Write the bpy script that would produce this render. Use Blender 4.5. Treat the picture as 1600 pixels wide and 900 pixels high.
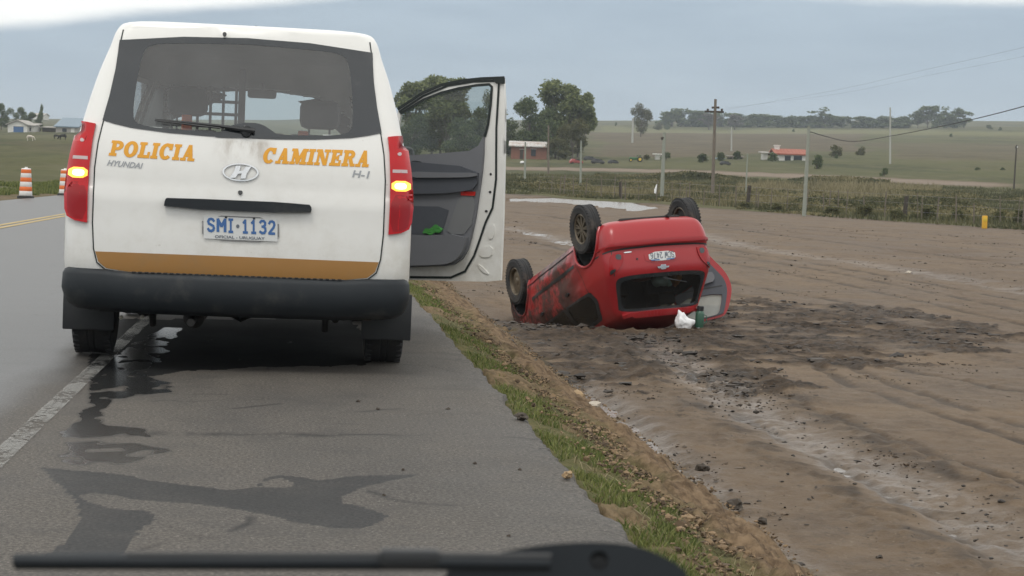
import bpy, bmesh, math, random
import numpy as np
from mathutils import Vector, Matrix, noise as mnoise
from mathutils.bvhtree import BVHTree
from mathutils.geometry import delaunay_2d_cdt

random.seed(7)
RNG = np.random.default_rng(11)
for _o in list(bpy.data.objects):
    bpy.data.objects.remove(_o)
SC = bpy.context.scene
COL = SC.collection
R = math.radians

# ------------------------------------------------------------------ camera
CAM_H, YAW, PITCH, ROLL, FPX = 1.12, 0.110402, 0.0561005, R(2.0), 3000.0
_f = Vector((math.sin(YAW) * math.cos(PITCH), math.cos(YAW) * math.cos(PITCH), -math.sin(PITCH)))
_r0 = Vector((math.cos(YAW), -math.sin(YAW), 0))
_u0 = _r0.cross(_f)
_r = _r0 * math.cos(ROLL) + _u0 * math.sin(ROLL)
_u = _u0 * math.cos(ROLL) - _r0 * math.sin(ROLL)
CAM_O = Vector((0, 0, CAM_H))
cam_d = bpy.data.cameras.new('camera')
cam_d.sensor_width = 36.0
cam_d.lens = FPX / 1600 * 36
cam_d.clip_start = 0.05
cam_d.clip_end = 20000
cam = bpy.data.objects.new('camera', cam_d)
COL.objects.link(cam)
cam.matrix_world = Matrix(((_r.x, _u.x, -_f.x, 0), (_r.y, _u.y, -_f.y, 0), (_r.z, _u.z, -_f.z, CAM_H), (0, 0, 0, 1)))
cam_d.dof.use_dof = True            # small lens of a phone, focused on the vehicles
cam_d.dof.focus_distance = 14.0
cam_d.dof.aperture_fstop = 18.0
SC.camera = cam

# ------------------------------------------------------------------ view, sky, sun
SC.view_settings.view_transform = 'Standard'
SC.view_settings.look = 'None'
SC.view_settings.gamma = 1.0
SC.view_settings.use_curve_mapping = False
SC.view_settings.exposure = 0.08
SC.cycles.volume_bounces = 0
SC.cycles.max_bounces = 6
SC.cycles.transparent_max_bounces = 16
SC.cycles.caustics_reflective = False
SC.cycles.caustics_refractive = False

SUN_EL, SUN_AZ = R(62), R(205)           # azimuth clockwise from +Y: behind the camera, a little left
wd = bpy.data.worlds.new('World')
SC.world = wd
wd.use_nodes = True
_nt = wd.node_tree
for _n in list(_nt.nodes):
    _nt.nodes.remove(_n)


class NT:
    """small helper round a node tree"""
    def __init__(s, tree):
        s.t = tree

    def new(s, typ, **kw):
        n = s.t.nodes.new(typ)
        for k, v in kw.items():
            if k.startswith('i_'):
                key = k[2:]
                n.inputs[int(key) if key.isdigit() else key.replace('_', ' ')].default_value = v
            else:
                setattr(n, k, v)
        return n

    def link(s, a, b):
        s.t.links.new(a, b)

    def val(s, sock, v):
        if isinstance(v, (int, float)):
            sock.default_value = v
        elif isinstance(v, (tuple, list)):
            sock.default_value = tuple(v) if len(v) == 4 or sock.type != 'RGBA' else tuple(v) + (1,)
        else:
            s.link(v, sock)

    def math(s, op, a, b=0.0, clamp=False):
        n = s.new('ShaderNodeMath', operation=op, use_clamp=clamp)
        s.val(n.inputs[0], a)
        s.val(n.inputs[1], b)
        return n.outputs[0]

    def mix(s, f, a, b, blend='MIX'):
        n = s.new('ShaderNodeMix', data_type='RGBA', blend_type=blend)
        s.val(n.inputs[0], f)
        s.val(n.inputs[6], a)
        s.val(n.inputs[7], b)
        return n.outputs[2]

    def noise(s, scale, detail=3, rough=0.5, vec=None, dist=0.0):
        n = s.new('ShaderNodeTexNoise')
        n.inputs['Scale'].default_value = scale
        n.inputs['Detail'].default_value = detail
        n.inputs['Roughness'].default_value = rough
        n.inputs['Distortion'].default_value = dist
        if vec is not None:
            s.link(vec, n.inputs['Vector'])
        return n.outputs[0]

    def ramp(s, fac, lo, hi, a=0.0, b=1.0):
        n = s.new('ShaderNodeMapRange', interpolation_type='SMOOTHSTEP')
        s.val(n.inputs[0], fac)
        n.inputs[1].default_value = lo
        n.inputs[2].default_value = hi
        n.inputs[3].default_value = a
        n.inputs[4].default_value = b
        return n.outputs[0]

    def attr(s, name):
        return s.new('ShaderNodeAttribute', attribute_name=name).outputs['Fac']

    def coord(s, which='Object', scale=None):
        o = s.new('ShaderNodeTexCoord').outputs[which]
        if scale:
            m = s.new('ShaderNodeMapping')
            m.inputs['Scale'].default_value = scale
            s.link(o, m.inputs[0])
            return m.outputs[0]
        return o


w = NT(_nt)
_sky = w.new('ShaderNodeTexSky', sky_type='NISHITA', sun_disc=False, sun_elevation=SUN_EL, sun_rotation=SUN_AZ)
_nish = w.mix(1.0, _sky.outputs[0], (0.11, 0.11, 0.11, 1), 'MULTIPLY')
_dir = w.coord('Generated')
_sep = w.new('ShaderNodeSeparateXYZ')
w.link(_dir, _sep.inputs[0])
# a grey-blue rain bank low over the land, bright even overcast above it
_az = w.math('DIVIDE', _sep.outputs[0], w.math('MAXIMUM', w.math('ABSOLUTE', _sep.outputs[1]), 0.02))
_thr = w.math('MINIMUM', w.math('ADD', w.math('MULTIPLY', w.math('MAXIMUM', _az, -0.2), 0.13), 0.0885), 0.0972)
_n1 = w.noise(7, 4, 0.55, w.coord('Generated', (1, 1, 5)))
_thr = w.math('ADD', _thr, w.math('MULTIPLY', w.math('SUBTRACT', _n1, 0.5), 0.016))
_up = w.ramp(w.math('SUBTRACT', _sep.outputs[2], _thr), -0.004, 0.005)
_n2 = w.noise(9, 5, 0.6, w.coord('Generated', (1, 1, 6)))
_n3 = w.noise(2.2, 4, 0.55, w.coord('Generated', (1, 1, 2)))
_bank = w.mix(w.ramp(_n2, 0.3, 0.75), (0.375, 0.468, 0.568), (0.44, 0.538, 0.635))
_over = w.mix(w.ramp(_n3, 0.3, 0.7), (1.12, 1.13, 1.11), (1.32, 1.30, 1.25))
_cloud = w.mix(_up, _bank, _over)
_col = w.mix(0.93, _nish, _cloud)
_bg = w.new('ShaderNodeBackground')
w.link(_col, _bg.inputs[0])
_bg.inputs[1].default_value = 1.0
_wo = w.new('ShaderNodeOutputWorld')
w.link(_bg.outputs[0], _wo.inputs[0])

sun_d = bpy.data.lights.new('sun', 'SUN')
sun_d.energy = 1.0
sun_d.angle = R(18)
sun_d.color = (1.0, 0.96, 0.9)
sun = bpy.data.objects.new('sun', sun_d)
COL.objects.link(sun)
_sd = Vector((math.sin(SUN_AZ) * math.cos(SUN_EL), math.cos(SUN_AZ) * math.cos(SUN_EL), math.sin(SUN_EL)))
sun.rotation_euler = (-_sd).to_track_quat('-Z', 'Y').to_euler()
sun.location = _sd * 60

# ------------------------------------------------------------------ numpy noise
_P = RNG.permutation(512)
_G = np.stack([np.cos(np.linspace(0, 2 * np.pi, 64, False)), np.sin(np.linspace(0, 2 * np.pi, 64, False))], 1)


def pnoise(x, y):
    xi = np.floor(x).astype(np.int64); yi = np.floor(y).astype(np.int64)
    fx = x - xi; fy = y - yi

    def g(ix, iy, dx, dy):
        h = _P[(_P[ix & 511] + iy) & 511] & 63
        v = _G[h]
        return v[..., 0] * dx + v[..., 1] * dy
    u = fx * fx * fx * (fx * (fx * 6 - 15) + 10)
    v = fy * fy * fy * (fy * (fy * 6 - 15) + 10)
    a = g(xi, yi, fx, fy); b = g(xi + 1, yi, fx - 1, fy)
    c = g(xi, yi + 1, fx, fy - 1); d = g(xi + 1, yi + 1, fx - 1, fy - 1)
    return ((a + u * (b - a)) * (1 - v) + (c + u * (d - c)) * v) * 1.4


def fbm(x, y, o=4, gain=0.5, lac=2.03):
    s = 0; a = 1.0; f = 1.0
    for k in range(o):
        s = s + a * pnoise(x * f + 17.3 * k, y * f - 9.1 * k)
        a *= gain; f *= lac
    return s


def sst(x, a, b):
    t = np.clip((x - a) / (b - a), 0, 1)
    return t * t * (3 - 2 * t)


# ------------------------------------------------------------------ terrain: a shallow valley, the road running down into it
SY, CY = math.sin(YAW), math.cos(YAW)
PR = np.array([(-60, -.67), (25, -.67), (70, -.17), (120, .42), (170, 1.5), (220, 2.95), (280, 4.3), (420, 8.3), (700, 18.5), (1100, 33), (1300, 42), (1500, 45), (2200, 38), (4000, 20)])
PL = np.array([(-60, -.3), (55, -.12), (75, .1), (120, 1.2), (350, 9.3), (600, 17), (1100, 34), (1300, 41), (1500, 43), (2200, 38), (4000, 20)])
PROAD = np.array([(-60, 0), (75, 0), (120, .5), (220, 3.2), (300, 5.2), (420, 8.5)])
ROAD_R, ROAD_L = 1.085, -8.75


def base_h(X, Y):
    X = np.asarray(X, float); Y = np.asarray(Y, float)
    wd_ = X * SY + Y * CY; v = X * CY - Y * SY
    tilt = 0.03 * v * sst(wd_, 130, 300)
    zr = np.interp(wd_, PR[:, 0], PR[:, 1])
    zl = np.interp(wd_, PL[:, 0], PL[:, 1])
    zr = zr + sst(wd_, 380, 800) * 2.2 * fbm(X / 260, Y / 260, 2)
    k = sst(X, -20, 10) * sst(wd_, 90, 400) + (X > -3) * (1 - sst(wd_, 90, 400))
    z = zl * (1 - k) + zr * k + tilt
    zroad = np.interp(Y, PROAD[:, 0], PROAD[:, 1])
    near = 1 - sst(Y, 200, 380)
    # right bank: verge falls gently, then steeply to the mud
    t = X - ROAD_R
    f = 1 - sst(X, 2.3, 2.6)
    right = z * (1 - f) + (zroad - 0.045 - 0.12 * sst(t, 0, .5) + (z - zroad + .165) * sst(t, .32, 1.45)) * f
    lf = sst(-(X - ROAD_L), 0, 2.5)
    left = (zroad - .05) * (1 - lf) + z * lf
    cor = np.where(X > ROAD_R, right, np.where(X < ROAD_L, left, zroad - 0.06 - .35 * sst(Y, 70, 140)))
    return cor * near + z * (1 - near)


def pray(px, py):
    return _f + _r * ((px - 800) / FPX) - _u * ((py - 450) / FPX)


def gp(px, py):
    """the place on the land that shows at a pixel of the photograph"""
    d = pray(px, py)
    ts = np.geomspace(3, 3000, 1500)
    zs = CAM_H + ts * d.z
    hs = base_h(ts * d.x, ts * d.y)
    k = np.argmax(zs < hs)
    if zs[k] >= hs[k]:
        k = len(ts) - 1
    t0, t1 = ts[max(k - 1, 0)], ts[k]
    for _ in range(20):
        tm = (t0 + t1) / 2
        if CAM_H + tm * d.z < base_h(tm * d.x, tm * d.y):
            t1 = tm
        else:
            t0 = tm
    return Vector((t1 * d.x, t1 * d.y, float(base_h(t1 * d.x, t1 * d.y))))


def at(px, py, depth):
    return CAM_O + pray(px, py) * depth


def onz(px, py, z):
    d = pray(px, py)
    return CAM_O + d * ((z - CAM_H) / d.z)


def depth_of(p):
    return (Vector(p) - CAM_O).dot(_f)


def pixm(p):
    """metres per photograph pixel at a place"""
    return depth_of(p) / FPX


# ------------------------------------------------------------------ object helpers
def tag(o, label, cat, group=None):
    o['label'] = label
    o['category'] = cat
    if group:
        o['group'] = group
    return o


def empty(name, loc=(0, 0, 0), rz=0.0):
    o = bpy.data.objects.new(name, None)
    o.empty_display_size = 0.1
    COL.objects.link(o)
    o.location = loc
    o.rotation_euler = (0, 0, rz)
    return o


def link_mesh(name, me, mat=None, parent=None):
    o = bpy.data.objects.new(name, me)
    COL.objects.link(o)
    if mat is not None and not me.materials:
        me.materials.append(mat)
    if parent is not None:
        o.parent = parent
    return o


def np_mesh(name, V, Fq, smooth=True):
    """fast mesh from numpy verts and an (n, k) face array"""
    me = bpy.data.meshes.new(name)
    V = np.ascontiguousarray(V, np.float32); Fq = np.ascontiguousarray(Fq, np.int32)
    me.vertices.add(len(V)); me.vertices.foreach_set('co', V.ravel())
    n, k = Fq.shape
    me.loops.add(n * k); me.loops.foreach_set('vertex_index', Fq.ravel())
    me.polygons.add(n); me.polygons.foreach_set('loop_start', np.arange(0, n * k, k, dtype=np.int32))
    me.polygons.foreach_set('use_smooth', np.full(n, smooth))
    me.update(calc_edges=True)
    return me


def copy_tree(o, parent=None):
    c = o.copy()
    COL.objects.link(c)
    c.parent = parent
    for ch in o.children:
        copy_tree(ch, c)
    return c


class MB:
    """collects shapes into one mesh"""
    def __init__(s):
        s.v = []; s.f = []

    def add(s, vs, fs):
        b = len(s.v)
        s.v += [tuple(p) for p in vs]
        s.f += [tuple(i + b for i in f) for f in fs]

    def box(s, c, d, bev=0.0, rot=None):
        bm = bmesh.new()
        bmesh.ops.create_cube(bm, size=1.0)
        for v in bm.verts:
            v.co = Vector((v.co.x * d[0], v.co.y * d[1], v.co.z * d[2]))
        if bev > 0:
            bmesh.ops.bevel(bm, geom=bm.edges[:], offset=min(bev, min(d) * .49), segments=2, profile=.5, affect='EDGES')
        if rot:
            bm.transform(rot.to_4x4())
        bm.verts.index_update()
        s.add([v.co + Vector(c) for v in bm.verts], [[v.index for v in f.verts] for f in bm.faces])
        bm.free()

    def tube(s, pts, r, n=8, cap=True):
        pts = [Vector(p) for p in pts]
        rs = r if isinstance(r, (list, tuple)) else [r] * len(pts)
        vs = []; fs = []
        up = None
        for i, p in enumerate(pts):
            t = (pts[min(i + 1, len(pts) - 1)] - pts[max(i - 1, 0)]).normalized()
            if up is None:
                a = Vector((0, 0, 1)) if abs(t.z) < .9 else Vector((1, 0, 0))
                up = t.cross(a).normalized()
            else:
                up = (up - t * up.dot(t)).normalized()
            b = t.cross(up)
            for k in range(n):
                an = 2 * math.pi * k / n
                vs.append(p + (up * math.cos(an) + b * math.sin(an)) * rs[i])
        for i in range(len(pts) - 1):
            for k in range(n):
                k2 = (k + 1) % n
                fs.append((i * n + k, i * n + k2, (i + 1) * n + k2, (i + 1) * n + k))
        if cap:
            fs.append(tuple(range(n - 1, -1, -1)))
            fs.append(tuple((len(pts) - 1) * n + k for k in range(n)))
        s.add(vs, fs)

    def lathe(s, prof, c=(0, 0, 0), axis='z', n=24, close=False):
        """prof: (radius, height) pairs"""
        vs = []; fs = []
        for r_, h_ in prof:
            for k in range(n):
                a = 2 * math.pi * k / n
                q = (r_ * math.cos(a), r_ * math.sin(a), h_)
                if axis == 'x':
                    q = (q[2], q[0], q[1])
                elif axis == 'y':
                    q = (q[0], q[2], q[1])
                vs.append(Vector(q) + Vector(c))
        m = len(prof)
        for i in range(m if close else m - 1):
            j = (i + 1) % m
            for k in range(n):
                k2 = (k + 1) % n
                fs.append((i * n + k, i * n + k2, j * n + k2, j * n + k))
        s.add(vs, fs)

    def prism(s, poly, h0, h1, axis='z'):
        """poly in the plane across the axis, between h0 and h1"""
        n = len(poly)

        def q(p, h):
            return {'z': (p[0], p[1], h), 'y': (p[0], h, p[1]), 'x': (h, p[0], p[1])}[axis]
        s.add([q(p, h0) for p in poly] + [q(p, h1) for p in poly],
              [tuple(range(n - 1, -1, -1)), tuple(range(n, 2 * n))] + [(i, (i + 1) % n, n + (i + 1) % n, n + i) for i in range(n)])

    def build(s, name, mat, parent=None, smooth=True, ang=35):
        me = bpy.data.meshes.new(name)
        me.from_pydata(s.v, [], s.f)
        bm = bmesh.new(); bm.from_mesh(me)
        bmesh.ops.recalc_face_normals(bm, faces=bm.faces[:])
        bm.to_mesh(me); bm.free()
        if smooth:
            me.polygons.foreach_set('use_smooth', [True] * len(me.polygons))
            me.set_sharp_from_angle(angle=R(ang))
        return link_mesh(name, me, mat, parent)


def inpoly(p, poly):
    x, y = p; c = False; n = len(poly); j = n - 1
    for i in range(n):
        xi, yi = poly[i]; xj, yj = poly[j]
        if (yi > y) != (yj > y) and x < (xj - xi) * (y - yi) / (yj - yi) + xi:
            c = not c
        j = i
    return c


def inpoly_np(X, Y, poly):
    c = np.zeros(X.shape, bool); n = len(poly); j = n - 1
    for i in range(n):
        xi, yi = poly[i]; xj, yj = poly[j]
        if yi != yj:
            c ^= ((yi > Y) != (yj > Y)) & (X < (xj - xi) * (Y - yi) / (yj - yi) + xi)
        j = i
    return c


def dens(loop, sp):
    out = []
    n = len(loop)
    for i in range(n):
        a = loop[i]; b = loop[(i + 1) % n]
        k = max(1, int(math.ceil(math.hypot(b[0] - a[0], b[1] - a[1]) / sp)))
        out += [(a[0] + (b[0] - a[0]) * t / k, a[1] + (b[1] - a[1]) * t / k) for t in range(k)]
    return out


def rounded(loop, it=2):
    """corner cutting"""
    for _ in range(it):
        o = []
        n = len(loop)
        for i in range(n):
            a = loop[i]; b = loop[(i + 1) % n]
            o.append((a[0] * .75 + b[0] * .25, a[1] * .75 + b[1] * .25))
            o.append((a[0] * .25 + b[0] * .75, a[1] * .25 + b[1] * .75))
        loop = o
    return loop


def cdt(outlines, holes=(), sp=.04, fill=True):
    """triangulate the union of outlines less the holes; returns 2-D verts and faces"""
    V = []; Ed = []
    for lp in list(outlines) + list(holes):
        lp = dens(lp, sp)
        b = len(V); n = len(lp)
        V += [Vector(p) for p in lp]
        Ed += [(b + i, b + (i + 1) % n) for i in range(n)]
    if fill:
        xs = [p.x for p in V]; ys = [p.y for p in V]
        x = min(xs) + sp * .5
        while x < max(xs):
            y = min(ys) + sp * .5
            while y < max(ys):
                if any(inpoly((x, y), o) for o in outlines) and not any(inpoly((x, y), h) for h in holes):
                    V.append(Vector((x + .001 * math.sin(y * 91), y + .001 * math.sin(x * 83))))
                y += sp
            x += sp
    r = delaunay_2d_cdt(V, Ed, [], 0, 1e-5)
    v2, f2 = r[0], r[2]
    keep = []
    for f in f2:
        c = (sum(v2[i].x for i in f) / len(f), sum(v2[i].y for i in f) / len(f))
        if any(inpoly(c, o) for o in outlines) and not any(inpoly(c, h) for h in holes):
            keep.append(tuple(f))
    return v2, keep


def patch(name, outlines, holes, proj, mat, parent, off=.003, thick=0.0, sp=.04, fill=True):
    """a skin laid on a body: proj((u, v)) gives point and outward normal"""
    if outlines and not isinstance(outlines[0][0], (tuple, list, Vector)):
        outlines = [outlines]
    v2, fs = cdt(outlines, holes, sp, fill)
    used = sorted({i for f in fs for i in f}); mp = {k: i for i, k in enumerate(used)}
    vs = []; ns = []
    for k in used:
        p, n = proj((v2[k].x, v2[k].y))
        vs.append(p + n * off); ns.append(n)
    out = []
    for f in fs:
        g = [mp[i] for i in f]
        a, b, c = vs[g[0]], vs[g[1]], vs[g[2]]
        if (b - a).cross(c - a).dot(ns[g[0]]) < 0:
            g.reverse()
        out.append(tuple(g))
    me = bpy.data.meshes.new(name)
    if thick > 0:
        n = len(vs)
        cnt = {}
        for g in out:
            for i in range(len(g)):
                e = (g[i], g[(i + 1) % len(g)])
                cnt[e] = cnt.get(e, 0) + 1
        top = [v + nn * thick for v, nn in zip(vs, ns)]
        fc = [tuple(i + n for i in g) for g in out]
        for (a, b) in list(cnt):
            if (b, a) not in cnt:
                fc.append((a, b, b + n, a + n))
        me.from_pydata(vs + top, [], fc)
    else:
        me.from_pydata(vs, [], out)
    me.polygons.foreach_set('use_smooth', [True] * len(me.polygons))
    me.set_sharp_from_angle(angle=R(40))
    return link_mesh(name, me, mat, parent)


def ribbon(name, line, width, proj, mat, parent, off=.002, closed=False, sp=.03):
    pts = dens(line, sp) if closed else None
    if not closed:
        pts = []
        for a, b in zip(line[:-1], line[1:]):
            k = max(1, int(math.hypot(b[0] - a[0], b[1] - a[1]) / sp))
            pts += [(a[0] + (b[0] - a[0]) * t / k, a[1] + (b[1] - a[1]) * t / k) for t in range(k)]
        pts.append(line[-1])
    n = len(pts); mb = MB(); vs = []
    for i, p in enumerate(pts):
        a = pts[(i - 1) % n] if closed else pts[max(i - 1, 0)]
        b = pts[(i + 1) % n] if closed else pts[min(i + 1, n - 1)]
        d = Vector((b[0] - a[0], b[1] - a[1])); d.normalize()
        nn = Vector((-d.y, d.x)) * width / 2
        for sg in (-1, 1):
            q, m = proj((p[0] + sg * nn.x, p[1] + sg * nn.y))
            vs.append(q + m * off)
    fs = [(2 * i, 2 * i + 1, 2 * ((i + 1) % n) + 1, 2 * ((i + 1) % n)) for i in range(n if closed else n - 1)]
    mb.add(vs, fs)
    return mb.build(name, mat, parent)


def text2d(txt, bold=0.0, shear=0.0, font_w=1.0):
    """flat outline of a short text, unit cap height, as 2-D verts and faces"""
    cu = bpy.data.curves.new('t', 'FONT')
    cu.body = txt; cu.size = 1.0; cu.offset = bold; cu.shear = shear; cu.resolution_u = 3
    o = bpy.data.objects.new('t', cu)
    COL.objects.link(o)
    bpy.context.view_layer.update()
    me = bpy.data.meshes.new_from_object(o.evaluated_get(bpy.context.evaluated_depsgraph_get()))
    vs = [(v.co.x, v.co.y) for v in me.vertices]
    fs = [tuple(p.vertices) for p in me.polygons]
    bpy.data.objects.remove(o); bpy.data.curves.remove(cu); bpy.data.meshes.remove(me)
    x0 = min(v[0] for v in vs); x1 = max(v[0] for v in vs); y0 = min(v[1] for v in vs); y1 = max(v[1] for v in vs)
    return [((x - x0) / (x1 - x0), (y - y0) / (y1 - y0)) for x, y in vs], fs


def lay_flat(name, vs2, fs, quad, proj, mat, parent, off=.004):
    """vs2 in 0..1 mapped to the quad (lower left, lower right, upper right, upper left) in u, v and laid on the body"""
    vs = []
    for x, y in vs2:
        b = [quad[0][i] * (1 - x) + quad[1][i] * x for i in (0, 1)]
        t = [quad[3][i] * (1 - x) + quad[2][i] * x for i in (0, 1)]
        p, n = proj((b[0] * (1 - y) + t[0] * y, b[1] * (1 - y) + t[1] * y))
        vs.append(p + n * off)
    mb = MB(); mb.add(vs, fs)
    return mb.build(name, mat, parent, smooth=False)


# stroke figures for number plates
STROKES = {
    'S': [[(.92, .82), (.75, .96), (.5, 1.0), (.22, .95), (.08, .78), (.18, .6), (.5, .52), (.82, .42), (.92, .24), (.78, .06), (.5, 0), (.22, .04), (.06, .18)]],
    'M': [[(.05, 0), (.05, 1), (.5, .42), (.95, 1), (.95, 0)]],
    'I': [[(.5, 0), (.5, 1)], [(.15, 0), (.85, 0)], [(.15, 1), (.85, 1)]],
    '1': [[(.15, .78), (.5, 1), (.5, 0)], [(.15, 0), (.85, 0)]],
    '2': [[(.08, .8), (.25, .97), (.55, 1), (.82, .92), (.9, .72), (.75, .48), (.4, .24), (.08, 0), (.92, 0)]],
    '3': [[(.08, .86), (.3, 1), (.65, 1), (.88, .86), (.86, .66), (.6, .54), (.4, .53)], [(.6, .54), (.9, .4), (.93, .2), (.75, .03), (.4, 0), (.06, .12)]],
    'C': [[(.92, .8), (.75, .96), (.5, 1), (.22, .92), (.06, .7), (.05, .3), (.22, .07), (.5, 0), (.75, .04), (.92, .2)]],
    'W': [[(.02, 1), (.25, 0), (.5, .7), (.75, 0), (.98, 1)]],
    '4': [[(.72, 0), (.72, 1), (.05, .28), (.95, .28)]],
    '7': [[(.05, 1), (.95, 1), (.4, 0)]],
    '6': [[(.82, .98), (.45, .85), (.15, .55), (.06, .28), (.25, .04), (.6, 0), (.9, .14), (.92, .38), (.7, .54), (.35, .5), (.1, .34)]],
}


def stroke2d(ch, t=.11, asp=.6):
    polys = []
    for ln in STROKES[ch]:
        for a, b in zip(ln[:-1], ln[1:]):
            d = Vector(((b[0] - a[0]) * asp, b[1] - a[1])); d.normalize()
            n = Vector((-d.y, d.x)) * t
            e = d * t * .55
            polys.append([((a[0] * asp + sx * n.x - e.x) / asp, a[1] + sx * n.y - e.y) for sx in (1, -1)] + [((b[0] * asp + sx * n.x + e.x) / asp, b[1] + sx * n.y + e.y) for sx in (-1, 1)])
    v2, fs = cdt(polys, [], 5.0, fill=False)
    return [(p.x, p.y) for p in v2], fs


# slab-serif lettering
def _arc(cx, cy, rx, ry, a0, a1, n=10):
    return [(cx + rx * math.cos(R(a0 + (a1 - a0) * i / n)), cy + ry * math.sin(R(a0 + (a1 - a0) * i / n))) for i in range(n + 1)]


def _bx(x0, y0, x1, y1):
    return [(x0, y0), (x1, y0), (x1, y1), (x0, y1)]


def _ring(cx, cy, rx, ry, ix, iy, a0, a1):
    return _arc(cx, cy, rx, ry, a0, a1) + _arc(cx, cy, ix, iy, a1, a0)


GLY = {
    'P': (.92, [_bx(.1, 0, .36, 1), _bx(0, 0, .5, .15), _bx(0, .86, .4, 1), _ring(.44, .7, .42, .3, .18, .15, -90, 90), _bx(.3, .4, .45, .55), _bx(.3, .85, .45, 1)]),
    'O': (.98, [_ring(.47, .5, .47, .52, .2, .36, 0, 180), _ring(.47, .5, .47, .52, .2, .36, 180, 360)]),
    'L': (.84, [_bx(.1, 0, .36, 1), _bx(0, .86, .48, 1), _bx(0, 0, .8, .16), _bx(.66, 0, .8, .38)]),
    'I': (.5, [_bx(.1, 0, .36, 1), _bx(0, .86, .46, 1), _bx(0, 0, .46, .15)]),
    'C': (.92, [_ring(.46, .5, .46, .52, .2, .36, 45, 315), _bx(.66, .62, .84, 1)]),
    'A': (1.0, [[(.12, 0), (.24, 0), (.52, .8), (.5, 1), (.42, 1)], [(.42, 1), (.62, 1), (.88, 0), (.6, 0), (.44, .78)], _bx(.28, .26, .66, .4), _bx(0, 0, .36, .14), _bx(.52, 0, .98, .14)]),
    'M': (1.22, [_bx(.12, 0, .26, 1), _bx(.84, 0, 1.1, 1), [(.08, 1), (.38, 1), (.62, .4), (.56, .02), (.48, .02)], [(.5, .02), (.62, .02), (1.0, 1), (.82, 1), (.52, .25)], _bx(0, 0, .36, .14), _bx(.74, 0, 1.2, .14), _bx(0, .86, .2, 1), _bx(1.0, .86, 1.2, 1)]),
    'N': (1.06, [_bx(.12, 0, .26, 1), _bx(.76, 0, .9, 1), [(.08, 1), (.38, 1), (.9, 0), (.66, 0)], _bx(0, 0, .38, .14), _bx(.6, .86, 1.03, 1), _bx(0, .86, .2, 1)]),
    'E': (.86, [_bx(.1, 0, .36, 1), _bx(0, 0, .8, .15), _bx(0, .85, .78, 1), _bx(.3, .43, .58, .57), _bx(.66, 0, .8, .34), _bx(.64, .68, .78, 1), _bx(.5, .34, .6, .66)]),
    'R': (.98, [_bx(.1, 0, .36, 1), _bx(0, 0, .48, .15), _bx(0, .86, .4, 1), _ring(.44, .73, .4, .27, .17, .13, -90, 90), _bx(.3, .46, .45, .6), _bx(.3, .86, .45, 1), [(.42, .5), (.66, .5), (.84, .14), (.96, .14), (.96, 0), (.66, 0)]]),
}


def _fat(poly, d):
    n = len(poly); A = sum(poly[i][0] * poly[(i + 1) % n][1] - poly[(i + 1) % n][0] * poly[i][1] for i in range(n))
    sg = 1 if A > 0 else -1; out = []
    for i in range(n):
        a, b, c = poly[i - 1], poly[i], poly[(i + 1) % n]
        e1 = Vector((b[0] - a[0], b[1] - a[1])); e2 = Vector((c[0] - b[0], c[1] - b[1]))
        if e1.length < 1e-6 or e2.length < 1e-6:
            out.append(b); continue
        m = (Vector((e1.y, -e1.x)).normalized() + Vector((e2.y, -e2.x)).normalized())
        if m.length < .3:
            out.append(b); continue
        m = m.normalized() * d * sg
        out.append((b[0] + m.x, b[1] + m.y))
    return out


GLY = {k: (a, [_fat(p, .032) for p in ps]) for k, (a, ps) in GLY.items()}

# ------------------------------------------------------------------ materials
MATS = {}


def new_mat(name):
    m = bpy.data.materials.new(name)
    m.use_nodes = True
    n = NT(m.node_tree)
    b = m.node_tree.nodes['Principled BSDF']
    MATS[name] = m
    return m, n, b


def simple(name, col, rough=.6, metal=0.0, var=.12, scale=6.0, coat=0.0, bump=0.0, bscale=40.0, spec=.5, dirt=0.0, dirt_col=(.13, .10, .075), emit=None, dscale=3.0):
    m, n, b = new_mat(name)
    co = n.coord('Object')
    nz = n.noise(scale, 4, .6, co)
    c = n.mix(nz, tuple(x * (1 - var) for x in col), tuple(min(1, x * (1 + var)) for x in col))
    rg = n.math('ADD', n.math('MULTIPLY', n.math('SUBTRACT', n.noise(scale * 2.3, 3, .6, co), .5), .25), rough)
    if dirt > 0:
        dm = n.ramp(n.noise(dscale, 6, .68, co), .62 - dirt * .35, .82 - dirt * .25)
        dm = n.math('MULTIPLY', dm, min(1, dirt * 1.6))
        c = n.mix(dm, c, dirt_col)
        rg = n.math('MAXIMUM', rg, n.math('MULTIPLY', dm, .75))
    n.val(b.inputs['Base Color'], c)
    n.val(b.inputs['Roughness'], rg)
    b.inputs['Metallic'].default_value = metal
    b.inputs['Specular IOR Level'].default_value = spec
    b.inputs['Coat Weight'].default_value = coat
    b.inputs['Coat Roughness'].default_value = .12
    if bump > 0:
        bp = n.new('ShaderNodeBump')
        bp.inputs['Strength'].default_value = bump
        bp.inputs['Distance'].default_value = .01
        n.link(n.noise(bscale, 4, .6, co), bp.inputs['Height'])
        n.link(bp.outputs[0], b.inputs['Normal'])
    if emit:
        b.inputs['Emission Color'].default_value = emit[0] + (1,)
        b.inputs['Emission Strength'].default_value = emit[1]
    return m


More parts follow.
